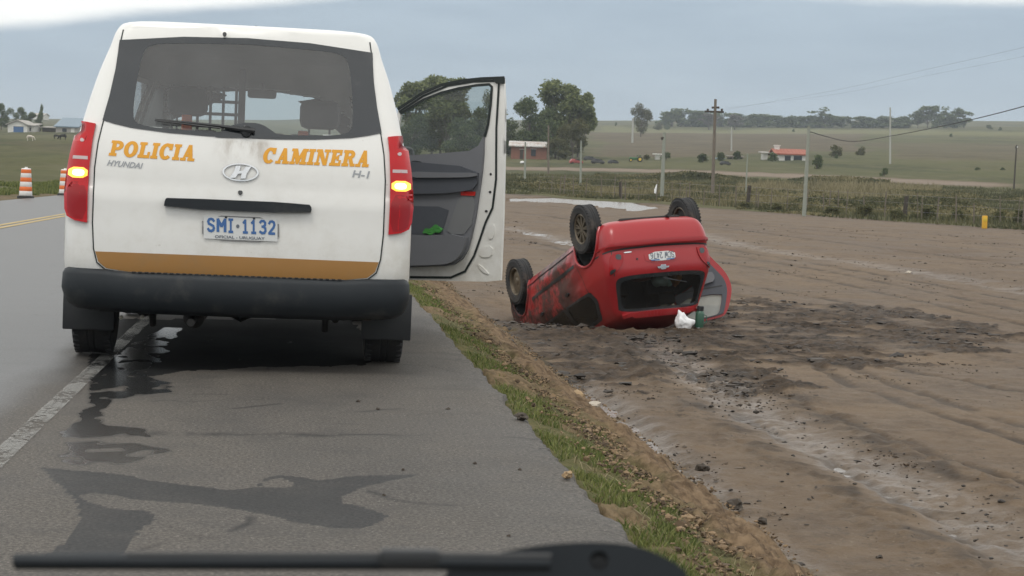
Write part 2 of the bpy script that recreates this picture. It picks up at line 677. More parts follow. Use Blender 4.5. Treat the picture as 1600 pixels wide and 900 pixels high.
def glass(name, tint=(.55, .58, .58), film=.08, film_col=(.35, .34, .32), rough=.03):
    m, n, b = new_mat(name)
    n.t.nodes.remove(b)
    tr = n.new('ShaderNodeBsdfTransparent'); tr.inputs[0].default_value = tint + (1,)
    gl = n.new('ShaderNodeBsdfGlossy'); gl.inputs['Roughness'].default_value = rough
    df = n.new('ShaderNodeBsdfDiffuse'); df.inputs[0].default_value = film_col + (1,)
    fr = n.new('ShaderNodeFresnel')
    n.link(n.math('SUBTRACT', 1.5, n.math('MULTIPLY', n.new('ShaderNodeNewGeometry').outputs['Backfacing'], 1.5 - 1 / 1.5)), fr.inputs[0])
    m1 = n.new('ShaderNodeMixShader'); m2 = n.new('ShaderNodeMixShader')
    nz = n.ramp(n.noise(2.5, 5, .65, n.coord('Object')), .3, .8, film * .85, film * 1.2)
    n.link(nz, m1.inputs[0]); n.link(tr.outputs[0], m1.inputs[1]); n.link(df.outputs[0], m1.inputs[2])
    n.link(fr.outputs[0], m2.inputs[0]); n.link(m1.outputs[0], m2.inputs[1]); n.link(gl.outputs[0], m2.inputs[2])
    n.link(m2.outputs[0], n.t.nodes['Material Output'].inputs[0])
    return m


def leafy(name, c1, c2, trans=.35, scale=.35):
    m, n, b = new_mat(name)
    rnd = n.new('ShaderNodeNewGeometry').outputs['Random Per Island']
    nz = n.noise(scale, 3, .6, n.coord('Object'))
    k_ = .35 if scale < .2 else .55
    f = n.math('ADD', n.math('MULTIPLY', rnd, k_), n.math('MULTIPLY', n.ramp(nz, .3, .7) if scale < .2 else nz, 1 - k_))
    c = n.mix(n.ramp(f, .2, .75), c1, c2)
    n.val(b.inputs['Base Color'], c)
    b.inputs['Roughness'].default_value = .65
    b.inputs['Specular IOR Level'].default_value = .25
    t = n.new('ShaderNodeBsdfTranslucent'); n.link(c, t.inputs[0])
    mx = n.new('ShaderNodeMixShader'); mx.inputs[0].default_value = trans
    n.link(b.outputs[0], mx.inputs[1]); n.link(t.outputs[0], mx.inputs[2])
    n.link(mx.outputs[0], n.t.nodes['Material Output'].inputs[0])
    return m


def ground_material():
    m, n, b = new_mat('land')
    co = n.coord('Object')
    geo = co
    mud, churn, soil, grass, plow, wet, track, ditch = [n.attr(k) for k in ('mud', 'churn', 'soil', 'grass', 'plow', 'wet', 'track', 'litter')]
    n_big = n.noise(.05, 5, .6, geo)
    n_mid = n.noise(.6, 5, .6, geo)
    n_fine = n.noise(9, 5, .65, geo)
    n_hill = n.noise(.012, 6, .62, geo)
    # open pasture
    g1 = n.mix(n.ramp(n_hill, .35, .68), (.062, .064, .026), (.108, .096, .048))
    g1 = n.mix(n.ramp(n_big, .35, .7), g1, (.075, .078, .03))
    g1 = n.mix(n.math('MULTIPLY', n.ramp(n.noise(.16, 6, .7, geo), .45, .75), .7), g1, (.125, .115, .065))
    g1 = n.mix(n.math('MULTIPLY', n.ramp(n.noise(.05, 7, .75, n.coord('Object', (1, .35, 1))), .48, .66), .85), g1, (.034, .040, .016))
    g1 = n.mix(n.math('MULTIPLY', plow, .85), g1, n.mix(n.ramp(n.noise(.09, 6, .75, geo), .35, .65), (.072, .056, .036), (.12, .095, .06)))
    g1 = n.mix(n.math('MULTIPLY', n.attr('green'), .8), g1, n.mix(n_big, (.12, .125, .052), (.16, .15, .075)))
    # green verge
    v1 = n.mix(n.ramp(n_fine, .3, .7), (.062, .07, .025), (.13, .11, .052))
    g1 = n.mix(grass, g1, v1)
    # brown crumbly soil of the bank
    s1 = n.mix(n.ramp(n.noise(14, 6, .7, geo), .3, .7), (.075, .05, .031), (.225, .158, .098))
    c = n.mix(soil, g1, s1)
    # levelled wet mud
    mcol = n.mix(n.ramp(n_mid, .34, .68), (.104, .072, .045), (.164, .119, .079))
    mcol = n.mix(n.math('MULTIPLY', n.ramp(n.noise(.22, 6, .7, n.coord('Object', (1, .3, 1))), .46, .66), .6), mcol, (.088, .060, .039))
    mcol = n.mix(n.math('MULTIPLY', n.ramp(n.noise(1.7, 7, .75, n.coord('Object', (1, .6, 1))), .48, .62), .55), mcol, (.075, .053, .036))
    mcol = n.mix(n.math('MULTIPLY', n.ramp(n.noise(5.5, 7, .78, geo), .42, .66), .5), mcol, (.18, .14, .102))
    spk_m = n.math('MULTIPLY', n.ramp(n.noise(11, 7, .8, geo), .54, .6), n.ramp(n.noise(.7, 4, .6, geo), .40, .62))
    mcol = n.mix(n.math('MULTIPLY', spk_m, .75), mcol, (.040, .029, .020))
    mcol = n.mix(n.math('MULTIPLY', n.ramp(n.noise(34, 4, .7, geo), .58, .68), .6), mcol, (.052, .038, .027))
    mcol = n.mix(n.math('MULTIPLY', n.ramp(n.noise(30, 2, .5, geo), .66, .72), .45), mcol, (.26, .21, .155))
    ch = n.mix(n.ramp(n.noise(5, 6, .7, geo), .32, .66), (.018, .013, .009), (.082, .058, .039))
    mcol = n.mix(churn, mcol, ch)
    mcol = n.mix(n.math('MULTIPLY', track, .9), mcol, (.045, .033, .023))
    mcol = n.mix(n.math('MULTIPLY', wet, n.ramp(n.noise(2.2, 6, .7, geo), .3, .7, .0, .4)), mcol, (.12, .098, .076))
    c = n.mix(mud, c, mcol)
    c = n.mix(ditch, c, n.mix(n_mid, (.15, .112, .082), (.20, .155, .115)))
    n.val(b.inputs['Base Color'], c)
    rg = n.mix(mud, (.95, .95, .95, 1), n.mix(n.ramp(n_mid, .35, .65), (.62, .62, .62, 1), (.8, .8, .8, 1)))
    rg = n.mix(n.math('MULTIPLY', wet, n.ramp(n.noise(3, 4, .6, geo), .3, .6)), rg, (.33, .33, .33, 1))
    n.val(b.inputs['Roughness'], rg)
    n.val(b.inputs['Specular IOR Level'], n.math('ADD', .14, n.math('MULTIPLY', wet, .12)))
    bp = n.new('ShaderNodeBump')
    bp.inputs['Distance'].default_value = .03
    n.val(bp.inputs['Strength'], n.math('ADD', n.math('MULTIPLY', churn, .3), .55))
    n.link(n.noise(22, 6, .68, geo), bp.inputs['Height'])
    n.link(bp.outputs[0], b.inputs['Normal'])
    return m


def road_material():
    m, n, b = new_mat('asphalt')
    co = n.coord('Object')
    wet, lane, crack = n.attr('wet'), n.attr('lane'), n.attr('crack')
    damp = n.math('MULTIPLY', n.ramp(n.math('ADD', n.attr('damp'), n.math('MULTIPLY', n.math('SUBTRACT', n.noise(9, 5, .7, co), .5), .5)), .3, .62), n.ramp(n.noise(2.4, 5, .65, co), .2, .62, .7, 1.0))
    wet = n.ramp(wet, .25, .75)
    spk = n.ramp(n.noise(70, 4, .75, co), .36, .68)
    big = n.ramp(n.noise(.9, 6, .65, n.coord('Object', (1, .5, 1))), .3, .72)
    c = n.mix(spk, (.036, .033, .030), (.120, .108, .094))
    c = n.mix(n.math('MULTIPLY', big, .7), c, n.mix(spk, (.058, .051, .043), (.165, .148, .126)))
    c = n.mix(n.math('MULTIPLY', n.ramp(n.noise(2.6, 6, .7, co), .5, .66), .45), c, (.046, .043, .040))
    c = n.mix(n.math('MULTIPLY', n.ramp(n.noise(.45, 5, .65, n.coord('Object', (1, .45, 1))), .45, .62), .5), c, n.mix(spk, (.030, .029, .028), (.085, .080, .073)))
    c = n.mix(n.math('MULTIPLY', lane, .85), c, n.mix(spk, (.052, .054, .056), (.098, .10, .102)))
    vor = n.new('ShaderNodeTexVoronoi'); vor.inputs['Scale'].default_value = 85; n.link(co, vor.inputs['Vector'])
    peb = n.ramp(vor.outputs['Distance'], .14, .26, 1, 0)
    c = n.mix(n.math('MULTIPLY', peb, n.math('MULTIPLY', n.ramp(n.noise(45, 2, .5, co), .55, .6), .75)), c, (.30, .28, .25))
    ck = n.new('ShaderNodeTexVoronoi', feature='DISTANCE_TO_EDGE'); ck.inputs['Scale'].default_value = .9
    wv = n.new('ShaderNodeVectorMath', operation='ADD'); n.link(co, wv.inputs[0])
    nzv = n.new('ShaderNodeTexNoise'); nzv.inputs['Scale'].default_value = 3.5; nzv.inputs['Detail'].default_value = 5; n.link(co, nzv.inputs['Vector'])
    sc_ = n.new('ShaderNodeVectorMath', operation='SCALE'); n.link(nzv.outputs['Color'], sc_.inputs[0]); sc_.inputs['Scale'].default_value = .35
    n.link(sc_.outputs[0], wv.inputs[1]); n.link(wv.outputs[0], ck.inputs['Vector'])
    hair = n.math('MULTIPLY', n.ramp(ck.outputs['Distance'], .002, .011, 1, 0), n.ramp(n.noise(.7, 3, .5, co), .52, .62))
    c = n.mix(n.math('MULTIPLY', hair, .6), c, (.018, .017, .016))
    c = n.mix(n.math('MULTIPLY', damp, .92), c, n.mix(spk, (.020, .021, .022), (.044, .045, .046)))
    c = n.mix(n.math('MULTIPLY', wet, .92), c, (.014, .015, .016))
    c = n.mix(n.math('MULTIPLY', crack, .85), c, (.012, .012, .012))
    film = n.math('MULTIPLY', n.ramp(wet, .55, .85), .75)
    van_shade = n.ramp(n.attr('van_shade'), .3, .7)
    c = n.mix(n.math('MULTIPLY', van_shade, .92), c, (.012, .013, .014))  # shade beneath the van, darkened into the asphalt colour
    wet = n.math('MAXIMUM', wet, n.math('MULTIPLY', damp, .8))
    n.val(b.inputs['Base Color'], c)
    r0 = n.mix(big, (.62, .62, .62, 1), (.78, .78, .78, 1))
    r0 = n.mix(lane, r0, (.42, .42, .42, 1))
    r0 = n.mix(wet, r0, (.55, .55, .55, 1))
    r0 = n.mix(film, r0, (.14, .14, .14, 1))
    n.val(b.inputs['Roughness'], r0)
    n.val(b.inputs['Specular IOR Level'], n.math('ADD', n.math('SUBTRACT', .28, n.math('MAXIMUM', n.math('MULTIPLY', wet, .22), n.math('MULTIPLY', van_shade, .26))), n.math('MULTIPLY', film, .2)))
    bp = n.new('ShaderNodeBump'); bp.inputs['Distance'].default_value = .006
    n.val(bp.inputs['Strength'], n.math('SUBTRACT', .28, n.math('MULTIPLY', wet, .18)))
    n.link(n.noise(60, 6, .8, co), bp.inputs['Height'])
    n.link(bp.outputs[0], b.inputs['Normal'])
    return m


def paint_line(name, col, hold, alpha=.9):
    """worn road paint: flakes away to the asphalt below"""
    m, n, b = new_mat(name)
    co = n.coord('Object')
    f = n.ramp(n.math('ADD', n.math('MULTIPLY', n.noise(34, 6, .75, co), .6), n.math('MULTIPLY', n.noise(2.0, 4, .6, co), .4)), hold, hold + .07)
    n.val(b.inputs['Base Color'], n.mix(n.noise(30, 4, .7, co), tuple(x * .7 for x in col), col))
    b.inputs['Roughness'].default_value = .6
    tr = n.new('ShaderNodeBsdfTransparent')
    mx = n.new('ShaderNodeMixShader')
    f = n.math('MULTIPLY', f, alpha)
    n.link(f, mx.inputs[0]); n.link(tr.outputs[0], mx.inputs[1]); n.link(b.outputs[0], mx.inputs[2])
    n.link(mx.outputs[0], n.t.nodes['Material Output'].inputs[0])
    return m


def car_paint_muddy():
    m, n, b = new_mat('red_paint')
    co = n.coord('Object')
    sep = n.new('ShaderNodeSeparateXYZ'); n.link(co, sep.inputs[0])
    nz = n.noise(2.2, 6, .68, co); nf = n.noise(11, 5, .7, co)
    c = n.mix(n.noise(1.6, 3, .5, co), (.31, .009, .013), (.38, .012, .018))
    c = n.mix(.05, c, (.28, .2, .18))
    # dried splashes along the flank, thick towards the nose
    side = n.ramp(sep.outputs[0], .55, .76)
    grad = n.ramp(sep.outputs[1], .65, 1.5)
    amt = n.math('ADD', n.math('MULTIPLY', nz, .7), n.math('MULTIPLY', nf, .3))
    mk = n.math('MULTIPLY', n.math('MULTIPLY', side, grad), n.ramp(amt, .40, .53))
    c = n.mix(n.math('MULTIPLY', mk, .9), c, (.038, .03, .024))
    c = n.mix(n.math('MULTIPLY', n.ramp(amt, .52, .8), .3), c, (.16, .09, .07))
    n.val(b.inputs['Base Color'], c)
    n.val(b.inputs['Roughness'], n.math('ADD', .34, n.math('MULTIPLY', mk, .45)))
    b.inputs['Coat Weight'].default_value = .3
    b.inputs['Coat Roughness'].default_value = .1
    b.inputs['Specular IOR Level'].default_value = .35
    return m


def van_paint():
    m, n, b = new_mat('white_paint')
    co = n.coord('Object')
    sep = n.new('ShaderNodeSeparateXYZ'); n.link(co, sep.inputs[0])
    nz = n.noise(1.8, 6, .65, n.coord('Object', (1, 1, .6))); nf = n.noise(13, 5, .7, co)
    c = n.mix(n.noise(.9, 3, .5, co), (.74, .735, .70), (.80, .795, .765))
    low = n.ramp(sep.outputs[2], 1.25, .35)
    amt = n.math('ADD', n.math('MULTIPLY', nz, .6), n.math('MULTIPLY', nf, .4))
    mk = n.math('MULTIPLY', n.math('ADD', n.math('MULTIPLY', low, .75), .25), n.ramp(amt, .40, .72))
    c = n.mix(n.math('MULTIPLY', mk, .55), c, (.44, .40, .32))
    smx = n.math('MULTIPLY', n.ramp(n.math('ABSOLUTE', n.math('SUBTRACT', sep.outputs[0], .02)), .22, .05), n.math('MULTIPLY', n.ramp(sep.outputs[2], 1.12, 1.22), n.ramp(sep.outputs[2], 1.31, 1.27)))
    c = n.mix(n.math('MULTIPLY', smx, n.ramp(n.noise(7, 5, .7, n.coord('Object', (1, 1, .35))), .4, .7)), c, (.42, .38, .33))
    spots = n.ramp(n.noise(34, 2, .5, co), .74, .78)
    c = n.mix(n.math('MULTIPLY', spots, .25), c, (.30, .26, .2))
    n.val(b.inputs['Base Color'], c)
    n.val(b.inputs['Roughness'], n.math('ADD', .3, n.math('MULTIPLY', mk, .4)))
    b.inputs['Coat Weight'].default_value = .4
    b.inputs['Coat Roughness'].default_value = .15
    return m


M_LAND = ground_material()
M_ROAD = road_material()
M_WHITE_LINE = paint_line('worn_white_paint', (.42, .42, .40), .455, .42)
M_YELLOW_LINE = paint_line('worn_yellow_paint', (.50, .36, .13), .38)
M_VAN = van_paint()
M_RED = car_paint_muddy()
M_BUMPER = simple('dark_grey_plastic', (.017, .021, .025), .55, spec=.3, var=.15, dirt=.35, dirt_col=(.10, .095, .085))
M_BLACK = simple('black_plastic', (.018, .020, .022), .5, dirt=.25, dirt_col=(.06, .055, .05))
M_FRIT = simple('black_glass_border', (.020, .024, .028), .12, var=.1, coat=.6, dirt=.3, dirt_col=(.075, .075, .072))
M_RUBBER = simple('tyre_rubber', (.022, .022, .023), .85, dirt=.5, dirt_col=(.075, .062, .05), bump=.4)
M_RUBBER_CLEAN = simple('seal_rubber', (.012, .018, .017), .7)
M_STRIPE = simple('orange_ochre_paint', (.36, .185, .055), .45, var=.1, coat=.2, dirt=.45, dirt_col=(.28, .17, .075))
M_LETTER = simple('orange_lettering', (.72, .33, .02), .5, var=.06)
M_CHROME = simple('chrome', (.62, .63, .64), .22, metal=1.0, var=.1)
M_CHROME_DULL = simple('dull_chrome', (.32, .33, .34), .35, metal=.8)
M_LENS_RED = simple('red_lens', (.47, .006, .010), .2, var=.15, coat=.25, spec=.3)
M_LENS_DARK = simple('dark_red_lens', (.30, .005, .008), .2, coat=.25, spec=.3)
M_AMBER = simple('lit_amber_lens', (.9, .45, .08), .25, emit=((1.0, .48, .06), 1.7), var=.05)
M_AMBER_CORE = simple('lit_amber_core', (1, .8, .4), .3, emit=((1.0, .78, .3), 3.2), var=.05)
M_CLEAR_LENS = simple('clear_lens', (.5, .40, .40), .2, coat=.6)
M_PLATE = simple('plate_white', (.62, .63, .62), .4, var=.06)
M_PLATE_EDGE = simple('plate_frame', (.2, .2, .2), .5)
M_BLUE = simple('plate_blue', (.045, .13, .33), .5)
M_INKGREY = simple('plate_ink', (.12, .14, .17), .6)
M_GLASS = glass('tinted_glass', (.82, .86, .86), .17, (.50, .50, .50))
M_GLASS_DOOR = glass('door_glass', (.68, .74, .72), .10)
M_GLASS_FRONT = glass('windscreen_glass', (.90, .96, .95), .02)
M_GLASS_DARK = glass('dusty_car_glass', (.30, .33, .32), .015)
M_GLASS_SHEEN = glass('painted_sheen_glass', (.6, .64, .62), .5, (.50, .53, .50))  # sky reflection on the pane put into the colour as a pale film
M_LINING = simple('cabin_lining', (.36, .36, .35), .9)
M_SEAT = simple('seat_cloth', (.075, .078, .082), .95, bump=.3)
M_TRIM = simple('door_trim_grey', (.15, .155, .168), .7, var=.08, bump=.15, bscale=300)
M_TRIM_DARK = simple('door_trim_dark', (.07, .076, .09), .65)
M_TRIM_LIGHT = simple('door_trim_light', (.17, .175, .18), .75, var=.08)
M_REFLECT = simple('red_reflector', (.5, .03, .025), .25, coat=.5)
M_HIVIS = simple('hi_vis_orange', (.85, .14, .03), .7)
M_GREENCLOTH = simple('green_cloth', (.05, .24, .045), .9, bump=.6, bscale=60)
M_STEEL = simple('dark_steel', (.05, .048, .046), .6, metal=.5, dirt=.4)
M_RIM = simple('muddy_alloy', (.17, .14, .10), .45, metal=.55, dirt=.5, dirt_col=(.10, .08, .055), dscale=12)
M_TAN_BOLT = simple('pale_metal', (.5, .46, .38), .5)
M_UNDER = simple('underbody', (.022, .021, .020), .85, dirt=.3)
M_BARREL_O = simple('barrel_orange', (.75, .16, .03), .5, dirt=.25)
M_BARREL_W = simple('barrel_white', (.72, .70, .68), .5, dirt=.25)
M_BASE_BLACK = simple('barrel_base', (.03, .03, .03), .8)
M_WOOD = simple('weathered_wood', (.15, .125, .10), .9, var=.35, scale=3)
M_WOOD_DARK = simple('dark_wood', (.055, .045, .036), .9, var=.3)
M_CONCRETE = simple('mossy_concrete', (.25, .265, .225), .9, var=.15)
M_CONC_PALE = simple('pale_concrete', (.36, .36, .33), .9, var=.1)
M_WIRE = simple('cable', (.03, .03, .03), .7)
M_WIRE_GREY = simple('fence_wire', (.22, .21, .2), .6)
M_WATER = None
M_BARK = simple('bark', (.13, .11, .09), .95, var=.3, scale=2)
M_STONE = simple('pale_stone', (.44, .39, .32), .85, var=.2, scale=20, bump=.6)
M_STONE_TAN = simple('tan_stone', (.33, .23, .13), .9, var=.25, scale=20, bump=.6)
M_CLOD = simple('dark_clod', (.06, .048, .037), .85, var=.3, scale=12, bump=.8)
M_YELLOW = simple('yellow_marker_paint', (.68, .38, .03), .6, dirt=.2)
M_BAG = simple('white_bag', (.8, .8, .8), .45, var=.05)
M_THERMOS = simple('green_thermos', (.035, .10, .065), .4, var=.1, coat=.2)
M_BLUEWHITE = simple('pale_bag', (.40, .48, .45), .5)
M_ORANGEBAG = simple('orange_bag', (.45, .17, .03), .6)
M_BOTTLE = simple('pale_bottle', (.36, .55, .52), .25)
M_BRICK = simple('old_brick', (.22, .105, .075), .95, var=.3, scale=1.5)
M_WALLW = simple('whitewash', (.66, .65, .61), .9, var=.15, scale=.6, dirt=.25)
M_WALLG = simple('grey_render', (.36, .34, .31), .9, var=.2, scale=.6)
M_TIN = simple('tin_roof_rust', (.52, .52, .50), .5, var=.2, scale=.8, dirt=.55, dirt_col=(.30, .14, .07), dscale=.9)
M_TINBLUE = simple('blue_grey_tin', (.17, .23, .28), .5, var=.15)
M_TILE = simple('red_roof_tile', (.30, .10, .065), .85, var=.25, scale=2)
M_BLUEDOOR = simple('blue_door_paint', (.05, .12, .26), .5)
M_DARKWIN = simple('dark_window', (.02, .022, .025), .2)
M_COW_W = simple('pale_hide', (.55, .5, .43), .9)
M_COW_D = simple('dark_hide', (.03, .028, .026), .9)
M_TRACTOR_G = simple('tractor_green', (.03, .12, .04), .5)
M_TRACTOR_Y = simple('tractor_yellow', (.6, .42, .04), .5)
M_FARCAR_R = simple('faded_red_paint', (.28, .05, .045), .4)
M_FARCAR_D = simple('scrap_dark', (.05, .05, .05), .7, var=.4)
M_FARCAR_W = simple('faded_white_paint', (.6, .6, .58), .5)
M_LEAF_EUC = leafy('eucalyptus_leaves', (.085, .112, .046), (.235, .26, .11), scale=.25)
M_LEAF_DARK = leafy('dark_leaves', (.056, .084, .038), (.16, .195, .08), scale=.25)
M_LEAF_OLIVE = leafy('olive_leaves', (.065, .074, .03), (.165, .155, .068), scale=.3)
M_LEAF_GREEN = leafy('green_leaves', (.03, .052, .016), (.09, .115, .042), scale=.3)
M_TWIG = leafy('bare_twigs', (.10, .088, .076), (.19, .17, .15), trans=.1)
M_GRASS = leafy('grass_blades', (.07, .10, .026), (.20, .215, .072), trans=.3, scale=2)
M_GRASS_DRY = leafy('dry_grass', (.15, .13, .07), (.30, .26, .15), trans=.3, scale=.3)
M_GRASS_TALL = leafy('tall_grass', (.055, .06, .026), (.125, .118, .058), trans=.25, scale=.12)
M_SCRUB = leafy('scrub_leaves', (.050, .056, .022), (.19, .165, .08), trans=.2, scale=.12)


def water_material():
    m, n, b = new_mat('puddle_water')
    b.inputs['Base Color'].default_value = (.13, .11, .09, 1)
    b.inputs['Roughness'].default_value = .25
    b.inputs['IOR'].default_value = 1.33
    b.inputs['Specular IOR Level'].default_value = .5
    bp = n.new('ShaderNodeBump'); bp.inputs['Strength'].default_value = .22; bp.inputs['Distance'].default_value = .02
    n.link(n.noise(9, 3, .5, n.coord('Object')), bp.inputs['Height'])
    n.link(bp.outputs[0], b.inputs['Normal'])
    return m


M_WATER = water_material()


def structure(o):
    o['kind'] = 'structure'
    return o


def stuff(o, label, cat):
    o['kind'] = 'stuff'; o['label'] = label; o['category'] = cat
    return o


def seg_dist(X, Y, line):
    d = np.full(X.shape, 1e9)
    for a, b in zip(line[:-1], line[1:]):
        ax, ay, bx, by = a[0], a[1], b[0], b[1]
        L2 = (bx - ax) ** 2 + (by - ay) ** 2 + 1e-9
        t = np.clip(((X - ax) * (bx - ax) + (Y - ay) * (by - ay)) / L2, 0, 1)
        d = np.minimum(d, np.hypot(X - ax - t * (bx - ax), Y - ay - t * (by - ay)))
    return d


def gline(pts):
    return [tuple(gp(*p)[:2]) for p in pts]


# ------------------------------------------------------------------ ground
FENCE_A, FENCE_B = gp(770, 301), gp(1625, 361)          # where the levelled mud ends
RUT_MAIN = gline([(1000, 520), (1060, 560), (1110, 592), (1180, 640), (1270, 690), (1400, 747), (1500, 800), (1620, 868)])
RUT_FOOT = gline([(700, 455), (742, 490), (800, 540), (880, 590), (960, 645), (1000, 685), (1060, 735), (1110, 790), (1240, 890)])
RUT_FAR = gline([(1090, 366), (1160, 384), (1250, 398), (1330, 408), (1420, 424), (1520, 440), (1640, 462)])
RUT_FAR2 = gline([(780, 352), (830, 362), (900, 380), (960, 390)])
RUTS_THIN = [gline([(1250, 560), (1340, 605), (1450, 642), (1620, 697)]), gline([(1300, 560), (1400, 603), (1500, 635), (1620, 672)]),
             gline([(1180, 600), (1270, 640), (1400, 690), (1620, 760)]),
             gline([(1100, 352), (1300, 378), (1640, 420)]), gline([(1100, 344), (1300, 362), (1640, 392)]), gline([(790, 330), (860, 338), (900, 345)]),
             gline([(1130, 345), (1350, 360), (1640, 378)]), gline([(1110, 385), (1350, 425), (1640, 478)]), gline([(1130, 440), (1350, 478), (1640, 540)]), gline([(790, 318), (860, 322), (900, 326)]), gline([(790, 372), (850, 382), (900, 395)]), gline([(1330, 560), (1450, 585), (1640, 622)]), gline([(1150, 640), (1350, 740), (1500, 830), (1560, 890)]), gline([(1120, 455), (1350, 500), (1640, 585)]),
             gline([(1120, 395), (1300, 425), (1620, 490)]), gline([(1120, 408), (1300, 440), (1620, 512)])]
CHURN = [gline([(1100, 478), (1200, 470), (1330, 478), (1420, 482), (1500, 500), (1560, 520), (1545, 545), (1420, 560), (1330, 575), (1200, 570), (1120, 560), (1060, 520)]),
         gline([(730, 500), (800, 497), (900, 512), (1010, 515), (1100, 525), (1240, 585), (1200, 610), (1120, 590), (1040, 575), (960, 620), (900, 600), (820, 560)]),
         gline([(1090, 590), (1150, 570), (1200, 590), (1170, 625)]),
         gline([(770, 500), (860, 505), (960, 518), (1050, 520), (1080, 512), (1060, 530), (980, 545), (880, 530), (790, 515)]),
         ]
POOL_FAR = gline([(790, 309), (860, 308), (960, 311), (1000, 317), (1035, 324), (990, 330), (930, 322), (860, 316), (790, 314)])

ws = np.concatenate([np.linspace(-70, 3, 16)[:-1], np.geomspace(3, 6, 60)[:-1], np.geomspace(6, 40, 560)[:-1], np.geomspace(40, 130, 210)[:-1], np.geomspace(130, 1700, 150)[:-1], np.geomspace(1700, 6000, 12)])
al = np.concatenate([np.linspace(-1.1, -.34, 34)[:-1], np.linspace(-.34, .34, 560)[:-1], np.linspace(.34, 1.1, 34)])
Wg, Ag = np.meshgrid(ws, al, indexing='ij')
Sg = np.where(Wg > 4, Wg, 4 + (4 - Wg) * 1.5)
Vg = Ag * Sg
GX = Vg * CY + Wg * SY
GY = -Vg * SY + Wg * CY
GZ = base_h(GX, GY)
depth_w = Wg
side_f = (FENCE_B.x - FENCE_A.x) * (GY - FENCE_A.y) - (FENCE_B.y - FENCE_A.y) * (GX - FENCE_A.x)
side_f = -side_f / math.hypot(FENCE_B.x - FENCE_A.x, FENCE_B.y - FENCE_A.y)     # >0 on the near side
side_f = side_f + 1.6 * fbm(GX / 9, GY / 9, 3)
tb = GX - ROAD_R + .16 * fbm(GX / 1.3, GY / 1.3, 3) + .10 * fbm(GX / .3, GY / .45, 4)
A_mud = sst(tb, 1.15, 1.38) * sst(side_f, -.6, .6)
A_soil = sst(tb, .36, .56) * (1 - sst(tb, 1.15, 1.4)) * (1 - sst(GY, 60, 90))
_gn = fbm(GX / .5, GY / .9, 3)
A_soil = np.maximum(A_soil, (GX > ROAD_R - .1) * (tb < .6) * sst(_gn, .05, .5) * .8 * (GY < 70))
# brown churned edge along the far side of the mud and beside the left road edge
edge_far = (1 - sst(np.abs(side_f + .3), .8, 2.4)) * (GX > 4)
A_soil = np.maximum(A_soil, (1 - sst(np.abs(GX - ROAD_L + .9), .3, 1.0)) * (GX < ROAD_L + .3) * (.55 + .4 * _gn) * (GY < 200))
A_grass = sst(tb, -.2, 0) * (1 - sst(tb, .45, .65)) * (GY < 90)
_hw = 14 * fbm(GX / 60, GY / 60, 3)
A_plow = np.maximum.reduce([inpoly_np(GX + _hw, GY + 2 * _hw, gline(dens(pl_, 80))).astype(float) * wt for pl_, wt in (([(925, 206), (1150, 208), (1345, 206), (1350, 238), (1250, 236), (1050, 246), (925, 244)], 1.0), ([(1360, 222), (1660, 226), (1660, 250), (1420, 247)], .7), ([(-60, 222), (130, 220), (130, 250), (-60, 262)], .35))])
A_green = inpoly_np(GX + _hw, GY + 2 * _hw, gline(dens([(925, 198), (1050, 201), (1350, 203), (1650, 207), (1650, 215), (1350, 210), (925, 207)], 80))).astype(float)
for _ in range(2):
    for _a in (A_plow, A_green):
        _a[1:-1, 1:-1] = (_a[1:-1, 1:-1] * 2 + _a[:-2, 1:-1] + _a[2:, 1:-1] + _a[1:-1, :-2] + _a[1:-1, 2:]) / 6
_farm = seg_dist(GX, GY, gline([(700, 262), (900, 264), (1060, 268), (1200, 273), (1350, 280), (1480, 286)]))
A_dirt = (1 - sst(_farm, 4, 8)) * (GX > 0)
A_mud = np.maximum(A_mud, A_dirt * .9)
warp = fbm(GX / .8, GY / .8, 4)
A_churn = np.zeros_like(GX)
for poly in CHURN:
    wx = GX + .5 * fbm(GX / 1.1 + 5, GY / 1.1, 3); wy = GY + 1.2 * fbm(GX / 1.1, GY / 1.1 + 9, 3)
    A_churn = np.maximum(A_churn, inpoly_np(wx, wy, poly).astype(float))
A_churn = np.maximum(A_churn, edge_far * .7)
d_main = seg_dist(GX + .10 * warp, GY + .2 * warp, RUT_MAIN)
d_foot = seg_dist(GX + .06 * warp, GY, RUT_FOOT)
d_far = seg_dist(GX + .25 * warp, GY + .8 * warp, RUT_FAR)
d_far2 = seg_dist(GX + .25 * warp, GY + .8 * warp, RUT_FAR2)
near_m = 1 - sst(depth_w, 60, 90)
A_wet = np.maximum.reduce([1 - sst(d_main, .12, .40), 1 - sst(d_foot, .12, .4), (1 - sst(d_far, .15, .8)) * .6, (1 - sst(d_far2, .15, .8)) * .6]) * A_mud
A_track = np.zeros_like(GX)
Z = GZ.copy()
mudn = fbm(GX / .35, GY / .35, 5, .6) * .010 + fbm(GX / 3.1, GY / 3.1, 3) * .010 + np.clip(fbm(GX / .14 + 3, GY / .14, 3), 0, 1) * .016 * sst(fbm(GX / 1.6, GY / 2.4 + 5, 3), -.2, .5)
Z += A_mud * near_m * mudn
for ln in RUTS_THIN:
    d = seg_dist(GX + .05 * warp, GY + .1 * warp, ln)
    wdt = .06 + .0025 * depth_w
    t = (1 - sst(d, wdt * .3, wdt)) * np.clip(.5 + 1.6 * (fbm(GX / .5, GY / .9, 4, .6) + .3), 0, 1)
    A_track = np.maximum(A_track, t * A_mud * (.6 + .4 * np.clip(fbm(GX / 2, GY / 2, 2) + .5, 0, 1)))
    Z -= t * .018 * A_mud
    Z += (sst(d, wdt * .7, wdt * 1.2) * (1 - sst(d, wdt * 1.2, wdt * 2))) * .004 * A_mud
